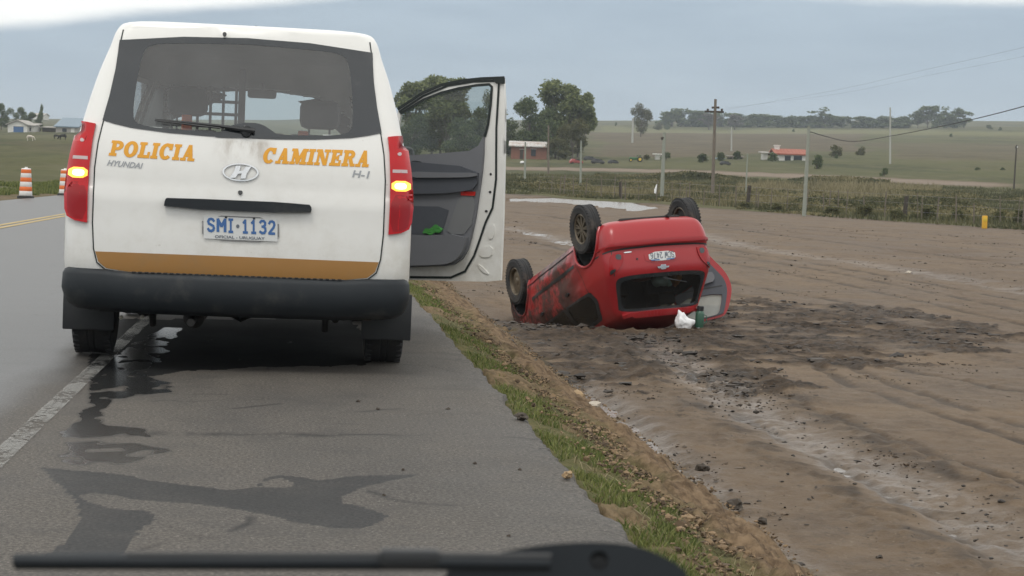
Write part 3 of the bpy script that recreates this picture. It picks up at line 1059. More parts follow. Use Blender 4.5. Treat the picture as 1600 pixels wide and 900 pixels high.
A_track = np.maximum(A_track, sst(d_main, .28, .40) * (1 - sst(d_main, .45, .75)) * np.clip(.4 + 1.2 * fbm(GX / .4, GY / .6, 4, .6), 0, 1) * A_mud)
rough = fbm(GX / .16, GY / .2, 3)
Z += A_wet * .02 * rough * near_m
Z -= (1 - sst(d_main, .1, .42)) * .040 * A_mud
Z += sst(d_main, .35, .55) * (1 - sst(d_main, .55, .85)) * .025 * (.4 + rough) * A_mud
Z -= (1 - sst(d_foot, .05, .3)) * .07 * A_mud
Z -= (1 - sst(d_far, .1, .5)) * .052 * A_mud * (.1 + 1.1 * np.clip(fbm(GX / 5, GY / 5, 2) + .3, 0, 1))
Z -= (1 - sst(d_far2, .2, .9)) * .06 * A_mud
pool = inpoly_np(GX + .8 * warp, GY + 2 * warp, POOL_FAR)
Z -= pool * .16 * A_mud
rid = 1 - np.abs(fbm(GX / .42, GY / .30, 4))
A_churn *= np.clip(sst(fbm(GX / .9 + 3, GY / .6, 4), -.8, .1), 0, 1)
A_churn = np.maximum(A_churn, .95 * inpoly_np(GX + .2 * warp, GY + .5 * warp, CHURN[3]))
Z += A_churn * A_mud * near_m * ((rid - .62) * .055 + .022 * rough + .008)
Z += A_soil * (GX > ROAD_R) * (GY < 80) * (.045 * fbm(GX / .16, GY / .2, 5, .6) + .05 * fbm(GX / .8, GY / 1.1, 3) + .05 * (1 - sst(np.abs(tb - .6), .05, .35)))
Z += A_grass * (1 - A_soil) * .012 * fbm(GX / .12, GY / .14, 3)
# the hollow that the nose of the car dug
NOSE = Vector((3.65, 25.9, 0))
hol = np.exp(-(((GX - NOSE.x) / 1.25) ** 2 + ((GY - NOSE.y) / 1.5) ** 2))
Z -= .27 * hol
far_m = sst(depth_w, 60, 120)
Z += far_m * (1 - A_mud) * .12 * fbm(GX / 3.0, GY / 3.0, 3) * (1 - sst(depth_w, 300, 500))
nr, nc = GX.shape
idx = np.arange(nr * nc).reshape(nr, nc)
Fq = np.stack([idx[:-1, :-1], idx[:-1, 1:], idx[1:, 1:], idx[1:, :-1]], -1).reshape(-1, 4)
gm = np_mesh('ground', np.stack([GX, GY, Z], -1).reshape(-1, 3), Fq)
for nm, arr in dict(mud=A_mud, churn=A_churn, soil=A_soil, grass=A_grass, plow=A_plow, wet=A_wet, track=A_track, litter=A_dirt, green=A_green).items():
    gm.attributes.new(nm, 'FLOAT', 'POINT').data.foreach_set('value', np.clip(arr, 0, 1).astype(np.float32).ravel())
gm.materials.append(M_LAND)
ground = structure(link_mesh('ground', gm))


def gz(x, y):
    return float(base_h(x, y))


# standing water: a still sheet just under the general level of the mud, seen where the ruts dip below it
px_ = np.linspace(2.0, 60, 59); py_ = np.linspace(4, 150, 74)
WX, WY = np.meshgrid(px_, py_, indexing='ij')
WZ = base_h(np.maximum(WX, 2.7), WY) - .062
WZ -= .6 * np.exp(-(((WX - 3.65) / 2.0) ** 2 + ((WY - 25.9) / 2.4) ** 2))
ii = np.arange(WX.size).reshape(WX.shape)
wm = np_mesh('puddle_water', np.stack([WX, WY, WZ], -1).reshape(-1, 3), np.stack([ii[:-1, :-1], ii[1:, :-1], ii[1:, 1:], ii[:-1, 1:]], -1).reshape(-1, 4))
wm.materials.append(M_WATER)
structure(link_mesh('puddle_water', wm))

# ------------------------------------------------------------------ road
xl = np.concatenate([np.arange(ROAD_L, -2.6, .4), np.arange(-2.6, ROAD_R + .001, .0185)])
yl = np.concatenate([np.arange(-40, 4.2, 2.2), np.arange(4.2, 13, .022), np.arange(13, 32, .16), np.arange(32, 420, 6)])
RX, RY = np.meshgrid(xl, yl, indexing='ij')
edge = (fbm(RY / .3, RY * 0 + 3.3, 5, .65) * .024 + fbm(RY / 2.5, RY * 0 + 8.1, 2) * .016)
RX2 = RX + edge * sst(RX, .55, ROAD_R)
RZ = np.interp(RY, PROAD[:, 0], PROAD[:, 1]) + .002 * fbm(RX / .6, RY / .6, 3)
RZ -= .05 * (RX > ROAD_R - .012) + .012 * sst(RX, ROAD_R - .15, ROAD_R)


def opx(pts):
    return [tuple(onz(560 * 0 + a * .4125, 560 + b_ * .4125, 0)[:2]) for a, b_ in pts]


STAIN_SHADE = [opx([(150, 415), (250, 425), (430, 440), (560, 460), (700, 480), (860, 500), (960, 490), (1000, 458), (1060, 443), (1130, 450), (1200, 462), (1400, 445), (1590, 438), (1480, 462), (1360, 495), (1300, 520), (1310, 550), (1400, 570), (1470, 600), (1400, 640), (1290, 650), (1150, 625), (1000, 590), (860, 565), (700, 545), (560, 535), (440, 520), (360, 508), (280, 520)]),
         opx([(270, 500), (330, 545), (420, 565), (560, 580), (590, 610), (520, 650), (490, 735), (300, 770), (160, 760), (260, 680), (310, 600)]),
         opx([(250, 260), (330, 205), (400, 250), (560, 270), (600, 296), (480, 303), (640, 345), (600, 365), (440, 402), (300, 412), (250, 380)]),
         opx([(360, 20), (480, -40), (620, -120), (700, -120), (560, 60), (690, 118), (560, 140), (440, 152), (400, 200), (370, 270), (250, 280), (300, 205), (330, 130)]),
         opx([(330, 40), (380, -150), (1330, -150), (1440, 0), (1380, 26), (1000, 34), (700, 48), (520, 70)])]  # last outline: shade under the van painted over the wet road
HOLES = [opx([(978, 487), (1005, 462), (1065, 452), (1108, 468), (1105, 487)]), opx([(480, 365), (560, 345), (590, 352), (520, 375)]), opx([(320, 345), (460, 340), (470, 350), (330, 356)])]
SOFT = [2, 3, 4]
CRACKS = [opx([(520, 276), (800, 292), (1100, 290), (1400, 290), (1700, 296), (2030, 300)]), opx([(880, 192), (960, 182), (1060, 172)]), opx([(1245, 208), (1380, 203), (1510, 189)]), opx([(1275, 246), (1335, 248)]),
          opx([(590, 622), (680, 650), (760, 680), (820, 678)]), opx([(760, 680), (620, 700), (540, 725)]), opx([(870, 655), (940, 625), (950, 600)]), opx([(1400, 505), (1480, 535), (1600, 550), (1720, 556)])]
wxn = .035 * fbm(RX / .22, RY / .4, 4); wyn = .05 * fbm(RX / .22 + 7, RY / .4, 4)
wet = np.zeros_like(RX); damp = np.zeros_like(RX); van_shade = np.zeros_like(RX)
for k, poly in enumerate(STAIN_SHADE):
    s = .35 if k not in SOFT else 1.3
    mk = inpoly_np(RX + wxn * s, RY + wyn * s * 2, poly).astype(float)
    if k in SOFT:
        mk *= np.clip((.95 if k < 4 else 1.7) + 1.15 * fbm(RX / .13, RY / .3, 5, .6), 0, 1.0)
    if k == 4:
        van_shade = mk
    elif k > 1:
        wet = np.maximum(wet, mk)
    else:
        damp = np.maximum(damp, mk)
for poly in HOLES:
    _h = inpoly_np(RX + wxn * .2, RY + wyn * .2, poly)
    wet *= 1 - _h; damp *= 1 - _h
for _ in range(2):
    wet[1:-1, 1:-1] = (wet[1:-1, 1:-1] * 2 + wet[:-2, 1:-1] + wet[2:, 1:-1] + wet[1:-1, :-2] + wet[1:-1, 2:]) / 6
crk = np.zeros_like(RX)
for ln in CRACKS:
    d = seg_dist(RX + wxn * .3, RY + wyn * .6, ln)
    crk = np.maximum(crk, (1 - sst(d, .006, .026)) * np.clip(.6 + fbm(RX / .3, RY / .3, 2), 0, 1))
d = seg_dist(RX, RY + wyn * .8, CRACKS[0]); crk = np.maximum(crk, (1 - sst(d, .02, .11)) * np.clip(.35 + 1.3 * fbm(RX / .12, RY / .25, 3), 0, .8) * (RX < .2))
lane = 1 - sst(RX + .1 * fbm(RX / .5, RY / 1.5, 3), -1.5, -1.15)
ii = np.arange(RX.size).reshape(RX.shape)
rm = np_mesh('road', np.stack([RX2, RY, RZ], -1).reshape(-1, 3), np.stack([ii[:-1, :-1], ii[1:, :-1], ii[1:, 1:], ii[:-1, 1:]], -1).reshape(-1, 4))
for nm, arr in dict(wet=wet, damp=damp, van_shade=van_shade, lane=lane, crack=crk).items():
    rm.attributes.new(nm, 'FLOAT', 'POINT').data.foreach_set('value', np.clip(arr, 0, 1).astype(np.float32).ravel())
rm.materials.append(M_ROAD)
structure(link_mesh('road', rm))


def marking(name, x0, x1, mat, y0=-30, y1=400):
    ys = np.concatenate([np.arange(y0, 75, 5.0), np.arange(75, y1, 6.0)])
    z = np.interp(ys, PROAD[:, 0], PROAD[:, 1]) + .006
    V = np.stack([np.stack([np.full_like(ys, x0), ys, z], -1), np.stack([np.full_like(ys, x1), ys, z], -1)], 1).reshape(-1, 3)
    k = np.arange(len(ys) - 1) * 2
    me = np_mesh(name, V, np.stack([k, k + 1, k + 3, k + 2], -1))
    me.materials.append(mat)
    return structure(link_mesh(name, me))


marking('road_edge_line', -1.155, -1.065, M_WHITE_LINE)
marking('road_center_line', -5.38, -5.26, M_YELLOW_LINE)
marking('road_center_line', -5.16, -5.04, M_YELLOW_LINE)

# ------------------------------------------------------------------ loose cover: grass, clods, stones
_ico = bmesh.new(); bmesh.ops.create_icosphere(_ico, subdivisions=1, radius=1.0)
ICO_V = np.array([v.co[:] for v in _ico.verts]); ICO_F = np.array([[v.index for v in f.verts] for f in _ico.faces]); _ico.free()


def lumps(name, P, S, mat, flat=.7):
    n = len(P); k = len(ICO_V)
    V = ICO_V[None] * (1 + .38 * RNG.standard_normal((n, k, 1)).clip(-1.4, 1.4))
    V = V * S[:, None, None] * np.array([1, 1, flat])[None, None] * (1 + .35 * RNG.standard_normal((n, 1, 3)).clip(-1, 1))
    a = RNG.uniform(0, 6.28, n); c, s = np.cos(a)[:, None], np.sin(a)[:, None]
    V = np.stack([V[..., 0] * c - V[..., 1] * s, V[..., 0] * s + V[..., 1] * c, V[..., 2]], -1) + P[:, None]
    Fx = (ICO_F[None] + (np.arange(n) * k)[:, None, None]).reshape(-1, 3)
    me = np_mesh(name, V.reshape(-1, 3), Fx, smooth=False)
    me.materials.append(mat)
    return link_mesh(name, me)


_soilmat, _n, _b = new_mat('bank_crumbs')
_rnd = _n.new('ShaderNodeNewGeometry').outputs['Random Per Island']
_n.val(_b.inputs['Base Color'], _n.mix(_n.ramp(_rnd, .1, .95), (.06, .04, .023), (.25, .172, .10)))
_b.inputs['Roughness'].default_value = .95
_mudmat, _n, _b = new_mat('mud_crumbs')
_rnd = _n.new('ShaderNodeNewGeometry').outputs['Random Per Island']
_n.val(_b.inputs['Base Color'], _n.mix(_rnd, (.018, .014, .011), (.062, .048, .036)))
_b.inputs['Roughness'].default_value = .7

# crumbs along the bank
n = 32000
yy = 5 + 45 * RNG.random(n) ** 1.8
tt = np.where(RNG.random(n) < .45, .58 + .22 * RNG.standard_normal(n).clip(-2, 2.6), .25 + 1.1 * RNG.random(n))
xx = ROAD_R + tt
ok = (fbm(xx / .35, yy / .6, 3) + .25 * RNG.standard_normal(n) > -.15)
xx, yy = xx[ok], yy[ok]
zz = base_h(xx, yy) + .03
stuff(lumps('soil_crumbs', np.stack([xx, yy, zz], -1), (.003 + .005 * RNG.random(len(xx)) + .010 * RNG.random(len(xx)) ** 8), _soilmat), 'loose brown crumbs of soil and gravel along the road bank', 'soil')
# dark clods through the churned mud
pts = []
for poly in CHURN:
    xs = [p[0] for p in poly]; ys = [p[1] for p in poly]
    m_ = int(min(5000, 75 * (max(xs) - min(xs)) * (max(ys) - min(ys))))
    X = RNG.uniform(min(xs), max(xs), m_); Y = RNG.uniform(min(ys), max(ys), m_)
    k = inpoly_np(X, Y, poly) & (fbm(X / .9 + 3, Y / .6, 4) > -.05)
    pts.append(np.stack([X[k], Y[k], base_h(X[k], Y[k])], -1))
for ln, cnt, sp in ((RUT_MAIN, 420, .7), (RUT_FOOT, 160, .25), (RUT_FAR, 160, 1.3)):
    for _ in range(cnt):
        k = random.randrange(len(ln) - 1); t = random.random()
        x = ln[k][0] * (1 - t) + ln[k + 1][0] * t + random.gauss(0, sp * .5); y = ln[k][1] * (1 - t) + ln[k + 1][1] * t + random.gauss(0, sp * .5)
        pts.append(np.array([[x, y, gz(x, y)]]))
P = np.concatenate(pts[:len(CHURN)]); P[:, 2] += .012
P = P[RNG.random(len(P)) < .5]
stuff(lumps('mud_lumps', P, .012 + .055 * RNG.random(len(P)) ** 3, _mudmat, .35), 'flat dark lumps thrown up over the churned mud', 'mud')
P = np.concatenate(pts); P[:, 2] += .012
stuff(lumps('mud_clods', P, .004 + .008 * RNG.random(len(P)) + .014 * RNG.random(len(P)) ** 6, _mudmat, .45), 'dark wet clods scattered over the churned mud', 'mud')


# small crumbs of mud over the whole levelled field
n = 40000
ww = 6.5 * np.exp(RNG.random(n) * math.log(70 / 6.5)); aa = RNG.uniform(-.05, .33, n)
xx = aa * ww * CY + ww * SY; yy = -aa * ww * SY + ww * CY
k = (xx > 2.55) & (fbm(xx / 1.5, yy / 2.2 + 5, 3) + .2 * RNG.standard_normal(n) > .5)
xx, yy, ww = xx[k], yy[k], ww[k]
_crumb, _n, _b = new_mat('field_crumbs')
_rnd = _n.new('ShaderNodeNewGeometry').outputs['Random Per Island']
_n.val(_b.inputs['Base Color'], _n.mix(_n.ramp(_rnd, .05, .95), (.04, .029, .020), (.135, .10, .07)))
_b.inputs['Roughness'].default_value = .8
P = np.stack([xx, yy, base_h(xx, yy) + .004], -1)
P[:, 2] -= .27 * np.exp(-(((xx - NOSE.x) / 1.25) ** 2 + ((yy - NOSE.y) / 1.5) ** 2))
stuff(lumps('mud_crumbs', P, (.003 + .006 * RNG.random(len(xx)) + .016 * RNG.random(len(xx)) ** 7) * (.7 + ww / 34), _crumb, .45), 'small crumbs of mud strewn over the levelled field', 'mud')


def blades(name, P, H, Wd, mat, lean=.45):
    n = len(P)
    a = RNG.uniform(0, 6.28, n); la = RNG.uniform(0, 6.28, n); le = lean * H * RNG.random(n)
    d = np.stack([np.cos(a), np.sin(a), np.zeros(n)], -1) * (Wd / 2)[:, None]
    mid = P + np.stack([np.cos(la) * le * .3, np.sin(la) * le * .3, H * .55], -1)
    tip = P + np.stack([np.cos(la) * le, np.sin(la) * le, H], -1)
    V = np.stack([P - d, P + d, mid + d * .8, mid - d * .8, tip], 1).reshape(-1, 3)
    b = np.arange(n)[:, None] * 5
    F3 = np.concatenate([b + np.array([[0, 1, 2]]), b + np.array([[0, 2, 3]]), b + np.array([[3, 2, 4]])], 0)
    me = np_mesh(name, V, F3, smooth=False)
    me.materials.append(mat)
    return link_mesh(name, me)


n = 70000
yy = 5 + 60 * RNG.random(n) ** 2.0
xx = ROAD_R + .02 + .52 * RNG.random(n) ** .9
ok = fbm(xx / .35 + 11, yy / .8, 3) + .3 * (1 - 2 * (xx - ROAD_R) / .6) > .0
xx, yy = xx[ok], yy[ok]
P = np.stack([xx, yy, base_h(xx, yy) - .005], -1)
stuff(blades('verge_grass', P, RNG.uniform(.010, .045, len(P)), RNG.uniform(.003, .006, len(P)) * (1 + yy / 25), M_GRASS, .9), 'short green grass growing on the verge beside the asphalt', 'grass')
n = 9000
yy = 5 + 40 * RNG.random(n) ** 2.0
xx = ROAD_R + .05 + 1.2 * RNG.random(n)
P = np.stack([xx, yy, base_h(xx, yy)], -1)
stuff(blades('straw', P, RNG.uniform(.01, .05, n), RNG.uniform(.003, .007, n), M_GRASS_DRY, 2.4), 'dry straw lying in the brown soil of the bank', 'straw')

# ------------------------------------------------------------------ bodies lofted from horizontal slices


def cr(keys, sub):
    """Catmull-Rom through rows of numbers"""
    K = np.array(keys, float); out = []
    for i in range(len(K) - 1):
        p0 = K[max(i - 1, 0)]; p1 = K[i]; p2 = K[i + 1]; p3 = K[min(i + 2, len(K) - 1)]
        for s in range(sub):
            t = s / sub
            q = .5 * ((2 * p1) + (p2 - p0) * t + (2 * p0 - 5 * p1 + 4 * p2 - p3) * t * t + (3 * p1 - p0 - 3 * p2 + p3) * t ** 3)
            out.append(q)
    out.append(K[-1])
    return np.array(out)


def body_loft(keys, sub=4, NR=36, NCn=7, NS=70, NF=24, taper_from=.55):
    """keys: z, rear y, front y, half width, rear radius, front radius, rear bow, front half width, front bow"""
    rows = []
    for z, yr, yf, wv, rr, rf, bow, wf, bf in cr(keys, sub):
        rr = max(.01, min(rr, wv * .95)); rf = max(.01, min(rf, wf * .95))
        half = []
        xs = np.linspace(0, wv - rr, NR // 2 + 1)
        half += [(x, yr + bow * (x / wv) ** 2) for x in xs]
        y0 = yr + bow * ((wv - rr) / wv) ** 2
        for k in range(1, NCn + 1):
            a = R(-90 + 90 * k / NCn)
            half.append((wv - rr + rr * math.cos(a), y0 + rr + rr * math.sin(a)))
        ya = y0 + rr; yb = yf - bf - rf

        def side_x(y):
            t = (y - ya) / max(yb - ya, .01)
            t = max(0, (t - taper_from) / (1 - taper_from))
            return wv - (wv - wf) * t * t * (3 - 2 * t)
        for k in range(1, NS):
            y = ya + (yb - ya) * k / (NS - 1)
            half.append((side_x(y), y))
        for k in range(1, NCn + 1):
            a = R(90 * k / NCn)
            half.append((wf - rf + rf * math.cos(a), yb + rf * math.sin(a)))
        xs = np.linspace(wf - rf, 0, NF // 2 + 1)
        half += [(x, yf - bf * (x / max(wf - rf, .01)) ** 2) for x in xs[1:]]
        ring = half + [(-x, y) for x, y in half[-2:0:-1]]
        rows.append([(x, y, z) for x, y in ring])
    n = len(rows[0])
    V = [p for r_ in rows for p in r_]
    Fs = [(i * n + k, i * n + (k + 1) % n, (i + 1) * n + (k + 1) % n, (i + 1) * n + k) for i in range(len(rows) - 1) for k in range(n)]
    Fs.append(tuple((len(rows) - 1) * n + k for k in range(n)))
    Fs.append(tuple(range(n - 1, -1, -1)))
    return [Vector(v) for v in V], Fs


class Skin:
    """a closed body with ways of laying skins on it"""
    def __init__(s, V, Fs):
        s.V, s.F = V, Fs
        s.bvh = BVHTree.FromPolygons(V, Fs)

    def _hit(s, o, d, guess):
        h = s.bvh.ray_cast(Vector(o), Vector(d))
        if h[0] is None:
            h = s.bvh.find_nearest(Vector(guess))
        n = h[1]
        if n.dot(Vector(d)) > 0:
            n = -n
        return h[0], n

    def rear(s, uv):
        return s._hit((uv[0], -5, uv[1]), (0, 1, 0), (uv[0], 0, uv[1]))

    def front(s, uv):
        return s._hit((uv[0], 12, uv[1]), (0, -1, 0), (uv[0], 5, uv[1]))

    def right(s, uv):
        return s._hit((5, uv[0], uv[1]), (-1, 0, 0), (1, uv[0], uv[1]))

    def left(s, uv):
        return s._hit((-5, uv[0], uv[1]), (1, 0, 0), (-1, uv[0], uv[1]))

    def shell(s, name, drop, mat, parent, inset=0.0):
        bm = bmesh.new()
        vs = [bm.verts.new(v) for v in s.V]
        for f in s.F:
            try:
                bm.faces.new([vs[i] for i in f])
            except ValueError:
                pass
        bmesh.ops.recalc_face_normals(bm, faces=bm.faces[:])
        bm.normal_update()
        if inset:
            for v in bm.verts:
                v.co -= v.normal * inset
            bm.normal_update()
        kill = [f for f in bm.faces if drop(f.calc_center_median(), f.normal)]
        bmesh.ops.delete(bm, geom=kill, context='FACES')
        me = bpy.data.meshes.new(name)
        bm.to_mesh(me); bm.free()
        me.polygons.foreach_set('use_smooth', [True] * len(me.polygons))
        me.set_sharp_from_angle(angle=R(38))
        return link_mesh(name, me, mat, parent)


def grow(loop, d):
    cx = sum(p[0] for p in loop) / len(loop); cy = sum(p[1] for p in loop) / len(loop)
    o = []
    for p in loop:
        v = Vector((p[0] - cx, p[1] - cy)); l = v.length
        v *= (l + d) / l
        o.append((cx + v.x, cy + v.y))
    return o


def wheel_well(parent, x_out, sgn, y, z, r, deep, zmin):
    arc = [(y + r * math.cos(R(a)), max(z + r * math.sin(R(a)), zmin)) for a in range(-30, 211, 12)]
    mb = MB(); n = len(arc)
    mb.add([(x_out, a, b) for a, b in arc] + [(x_out - sgn * deep, a, b) for a, b in arc], [(i, i + 1, n + i + 1, n + i) for i in range(n - 1)] + [tuple(range(n, 2 * n))])
    return mb.build('wheel_well', M_UNDER, parent)


def make_wheel(parent, c, rad, wid, rim_r, side, rim_mat, style='steel', spokes=9):
    """side: +1 the outer face looks to +x"""
    w_ = empty('wheel', c)
    w_.parent = parent
    mb = MB(); hw = wid / 2
    prof = [(rim_r, -hw * .75), (rim_r + .012, -hw * .9), (rad * .9, -hw), (rad * .975, -hw * .86), (rad, -hw * .6), (rad, -hw * .22), (rad * .985, -hw * .2), (rad * .985, -hw * .12), (rad, -hw * .1), (rad, hw * .1), (rad * .985, hw * .12), (rad * .985, hw * .2), (rad, hw * .22), (rad, hw * .6), (rad * .975, hw * .86), (rad * .9, hw), (rim_r + .012, hw * .9), (rim_r, hw * .75)]
    mb.lathe(prof, axis='x', n=44, close=True)
    for k in range(44):
        a = 2 * math.pi * k / 44
        for sg in (-1, 1):
            rot = Matrix.Rotation(a, 3, 'X')
            mb.box(rot @ Vector((sg * hw * .78, 0, rad * .985)), (hw * .3, .02, .016), rot=rot)
    mb.build('tyre', M_RUBBER, w_)
    mb = MB()
    mb.lathe([(rim_r, -hw * .7), (rim_r, hw * .72), (rim_r - .012, hw * .78), (rim_r - .022, hw * .7), (rim_r - .03, hw * .3 * side), (rim_r - .03, -hw * .7)], axis='x', n=36, close=True)
    if style == 'alloy':
        for k in range(spokes):
            a = 2 * math.pi * k / spokes
            rot = Matrix.Rotation(a, 3, 'X')
            for q in (-1, 1):
                r2 = Matrix.Rotation(a + q * .10, 3, 'X')
                mb.box(r2 @ Vector((side * hw * .52, 0, rim_r * .55)), (.022, .016, rim_r * .92), rot=r2)
        mb.lathe([(0.0, hw * .62), (.035, hw * .64), (.05, hw * .5), (.055, hw * .1)], axis='x', n=18) if side > 0 else mb.lathe([(0.0, -hw * .62), (.035, -hw * .64), (.05, -hw * .5), (.055, -hw * .1)], axis='x', n=18)
    else:
        s = side
        mb.lathe([(0.0, s * hw * .55), (.04, s * hw * .55), (.06, s * hw * .42), (rim_r * .55, s * hw * .5), (rim_r * .8, s * hw * .25), (rim_r, s * hw * .3)], axis='x', n=28)
    mb.build('rim', rim_mat, w_)
    mb = MB()
    mb.lathe([(0.0, 0), (rim_r * .8, 0), (rim_r * .8, -.03 * side), (0.0, -.03 * side)], axis='x', n=24)
    mb.build('brake_disc', M_UNDER, w_)
    return w_


# ------------------------------------------------------------------ police van
VAN = empty('police_van', (-.347, 10.6, 0))
VAN.rotation_euler = (0, R(.5), 0)
bpy.context.view_layer.update()
tag(VAN, 'white police van with orange lettering and its front passenger door open', 'van')
VK = [  # z, rear y, front y, half width, rear radius, front radius, rear bow, front half width, front bow
    (.33, .32, 4.90, .84, .12, .3, .02, .80, .10),
    (.42, .14, 5.06, .925, .12, .3, .03, .86, .12),
    (.55, .085, 5.11, .952, .11, .3, .035, .88, .12),
    (.70, .075, 5.11, .955, .10, .3, .035, .88, .12),
    (.85, .078, 5.07, .955, .10, .3, .035, .88, .12),
    (.975, .080, 4.94, .950, .10, .3, .035, .87, .12),
    (1.01, .091, 4.90, .947, .10, .3, .035, .87, .12),
    (1.09, .096, 4.68, .940, .10, .3, .035, .86, .12),
    (1.20, .112, 4.46, .922, .10, .25, .035, .84, .12),
    (1.34, .150, 4.28, .888, .095, .22, .035, .80, .12),
    (1.50, .205, 4.08, .850, .09, .2, .035, .77, .12),
    (1.65, .258, 3.88, .808, .085, .18, .035, .73, .12),
    (1.78, .305, 3.70, .762, .08, .16, .035, .69, .12),
    (1.88, .340, 3.50, .728, .08, .16, .035, .64, .12),
    (1.928, .38, 3.36, .675, .12, .2, .03, .58, .12),
    (1.948, .56, 3.05, .52, .2, .2, .02, .45, .10),
    (1.957, .95, 2.6, .24, .15, .15, .01, .2, .05)]
VS = Skin(*body_loft(VK))
_vi = VAN.matrix_world.inverted()


def vpx(px, py):
    o = _vi @ CAM_O; d = (_vi.to_3x3() @ pray(px, py)).normalized()
    h = VS.bvh.ray_cast(o, d)[0]
    if h is None:
        t = (.22 - o.y) / d.y
        h = o + d * t
    return (h.x, h.z)


def vl(pts):
    return [vpx(*p) for p in pts]


def msym(half):
    """mirror the right-hand half outline (listed bottom to top) to a closed loop"""
    return half + [(-x, z) for x, z in reversed(half)]


TG = msym([(.0, .535), (.60, .535), (.72, .548), (.765, .585), (.785, .66), (.795, .80), (.795, 1.10), (.783, 1.24), (.765, 1.34), (.735, 1.50), (.712, 1.65), (.698, 1.80), (.69, 1.88), (.0, 1.925)])
TG = [p for i, p in enumerate(TG) if i == 0 or p != TG[i - 1]]
GLASS_O = msym([(.0, 1.298), (.2, 1.300), (.4, 1.308), (.6, 1.326), (.70, 1.345), (.767, 1.362), (.738, 1.50), (.715, 1.65), (.702, 1.815), (.35, 1.850), (.0, 1.860)])
CLEAR = rounded(msym([(.0, 1.326), (.30, 1.326), (.50, 1.334), (.585, 1.352), (.605, 1.40), (.598, 1.55), (.575, 1.73), (.545, 1.79), (.45, 1.81), (.0, 1.825)]), 2)
STRIPE = msym([(.0, .542), (.60, .542), (.715, .556), (.757, .59), (.775, .645), (.0, .647)])
W_R = [(.62, 1.22), (1.72, 1.22), (1.72, 1.70), (.80, 1.70)]
W_M = [(1.84, 1.22), (2.98, 1.22), (2.98, 1.70), (1.84, 1.70)]
W_F = [(3.12, 1.22), (4.12, 1.20), (3.80, 1.62), (3.62, 1.70), (3.12, 1.70)]
DOOR_R = [(3.06, .42), (4.16, .42), (4.22, .7), (4.20, 1.18), (3.84, 1.60), (3.58, 1.70), (3.06, 1.72)]
WSCR = rounded([(-.72, 1.20), (.72, 1.20), (.64, 1.72), (-.64, 1.72)], 2)
CLEAR_G = grow(CLEAR, .022)
WHEELS_V = [(1.02, .335), (4.22, .335)]


def van_drop(c, n):
    if n.y < -.5 and inpoly((c.x, c.z), CLEAR_G):
        return True
    if abs(n.x) > .6:
        for wpoly in (W_R, W_M, W_F):
            if inpoly((c.y, c.z), wpoly):
                return True
        if c.x > 0 and inpoly((c.y, c.z), DOOR_R):
            return True
        for (wy, wz) in WHEELS_V:
            if math.hypot(c.y - wy, c.z - wz) < .40:
                return True
    if n.y > .35 and c.z > 1.16 and inpoly((c.x, c.z), WSCR):
        return True
    if c.z < .33 and n.z < -.8:
        for (wy, wz) in WHEELS_V:
            if abs(c.y - wy) < .4 and abs(c.x) > .6:
                return True
    return False


VS.shell('body', van_drop, M_VAN, VAN)
VS.shell('cabin_lining', van_drop, M_LINING, VAN, inset=.03)

tg = patch('tailgate', TG, [CLEAR], VS.rear, M_VAN, VAN, off=.004, sp=.045)
_half = [p for p in TG if p[0] > .01 and p[1] < 1.87] + [(.686, 1.875)]
ribbon('panel_gap', [(-x, z) for x, z in reversed(_half)] + _half, .007, VS.rear, M_RUBBER_CLEAN, tg, off=.0055)
patch('stripe', STRIPE, [], VS.rear, M_STRIPE, tg, off=.0075, sp=.05)
patch('window_border', GLASS_O, [CLEAR], VS.rear, M_FRIT, tg, off=.0085, sp=.04)
patch('rear_window', grow(CLEAR, .006), [], VS.rear, M_GLASS, tg, off=.0065, sp=.06)
# high brake lamp hump, washer jet
patch('washer_jet', _arc(-.125, 1.868, .011, .011, 0, 350, 12), [], VS.rear, M_BLACK, tg, off=.02, thick=.008, sp=.01)
# handle bar, lock, plate
hb = rounded([(-.41, .898), (.385, .898), (.395, .93), (.375, .955), (-.39, .955), (-.405, .945)], 1)
patch('handle_bar', hb, [], VS.rear, M_BUMPER, tg, off=.004, thick=.032, sp=.04)
patch('lock', _arc(0, .998, .0125, .0125, 0, 350, 14), [], VS.rear, M_BLACK, tg, off=.006, thick=.004, sp=.01)
PQ = vl([(317, 374), (435, 379), (435, 341), (317, 336)])


def quad_sub(q, x0, y0, x1, y1):
    def bl(x, y):
        b = [q[0][i] * (1 - x) + q[1][i] * x for i in (0, 1)]
        t = [q[3][i] * (1 - x) + q[2][i] * x for i in (0, 1)]
        return (b[0] * (1 - y) + t[0] * y, b[1] * (1 - y) + t[1] * y)
    return [bl(x0, y0), bl(x1, y0), bl(x1, y1), bl(x0, y1)]


pl = patch('number_plate', rounded(grow(PQ, .004), 1), [], VS.rear, M_PLATE_EDGE, tg, off=.006, thick=.006, sp=.05)
patch('plate_face', quad_sub(PQ, .012, .04, .988, .96), [], VS.rear, M_PLATE, tg, off=.0135, sp=.05)
for k, (ch, x0, x1) in enumerate([('S', .065, .155), ('M', .195, .30), ('I', .335, .405), ('1', .525, .60), ('1', .635, .71), ('3', .75, .835), ('2', .87, .955)]):
    v2, f2 = stroke2d(ch, .105)
    lay_flat('plate_character', v2, f2, quad_sub(PQ, x0, .36, x1, .86), VS.rear, M_BLUE, tg, off=.0155)
v2, f2 = [(x * .5 + .5, y * .5 + .5) for x, y in _arc(0, 0, 1, 1, 0, 330, 11)], [tuple(range(12))]
lay_flat('plate_mark', v2, f2, quad_sub(PQ, .44, .52, .485, .68), VS.rear, M_INKGREY, tg, off=.0155)
v2, f2 = text2d('OFICIAL - URUGUAY', .02)
lay_flat('plate_character', v2, f2, quad_sub(PQ, .16, .08, .82, .20), VS.rear, M_INKGREY, tg, off=.0155)
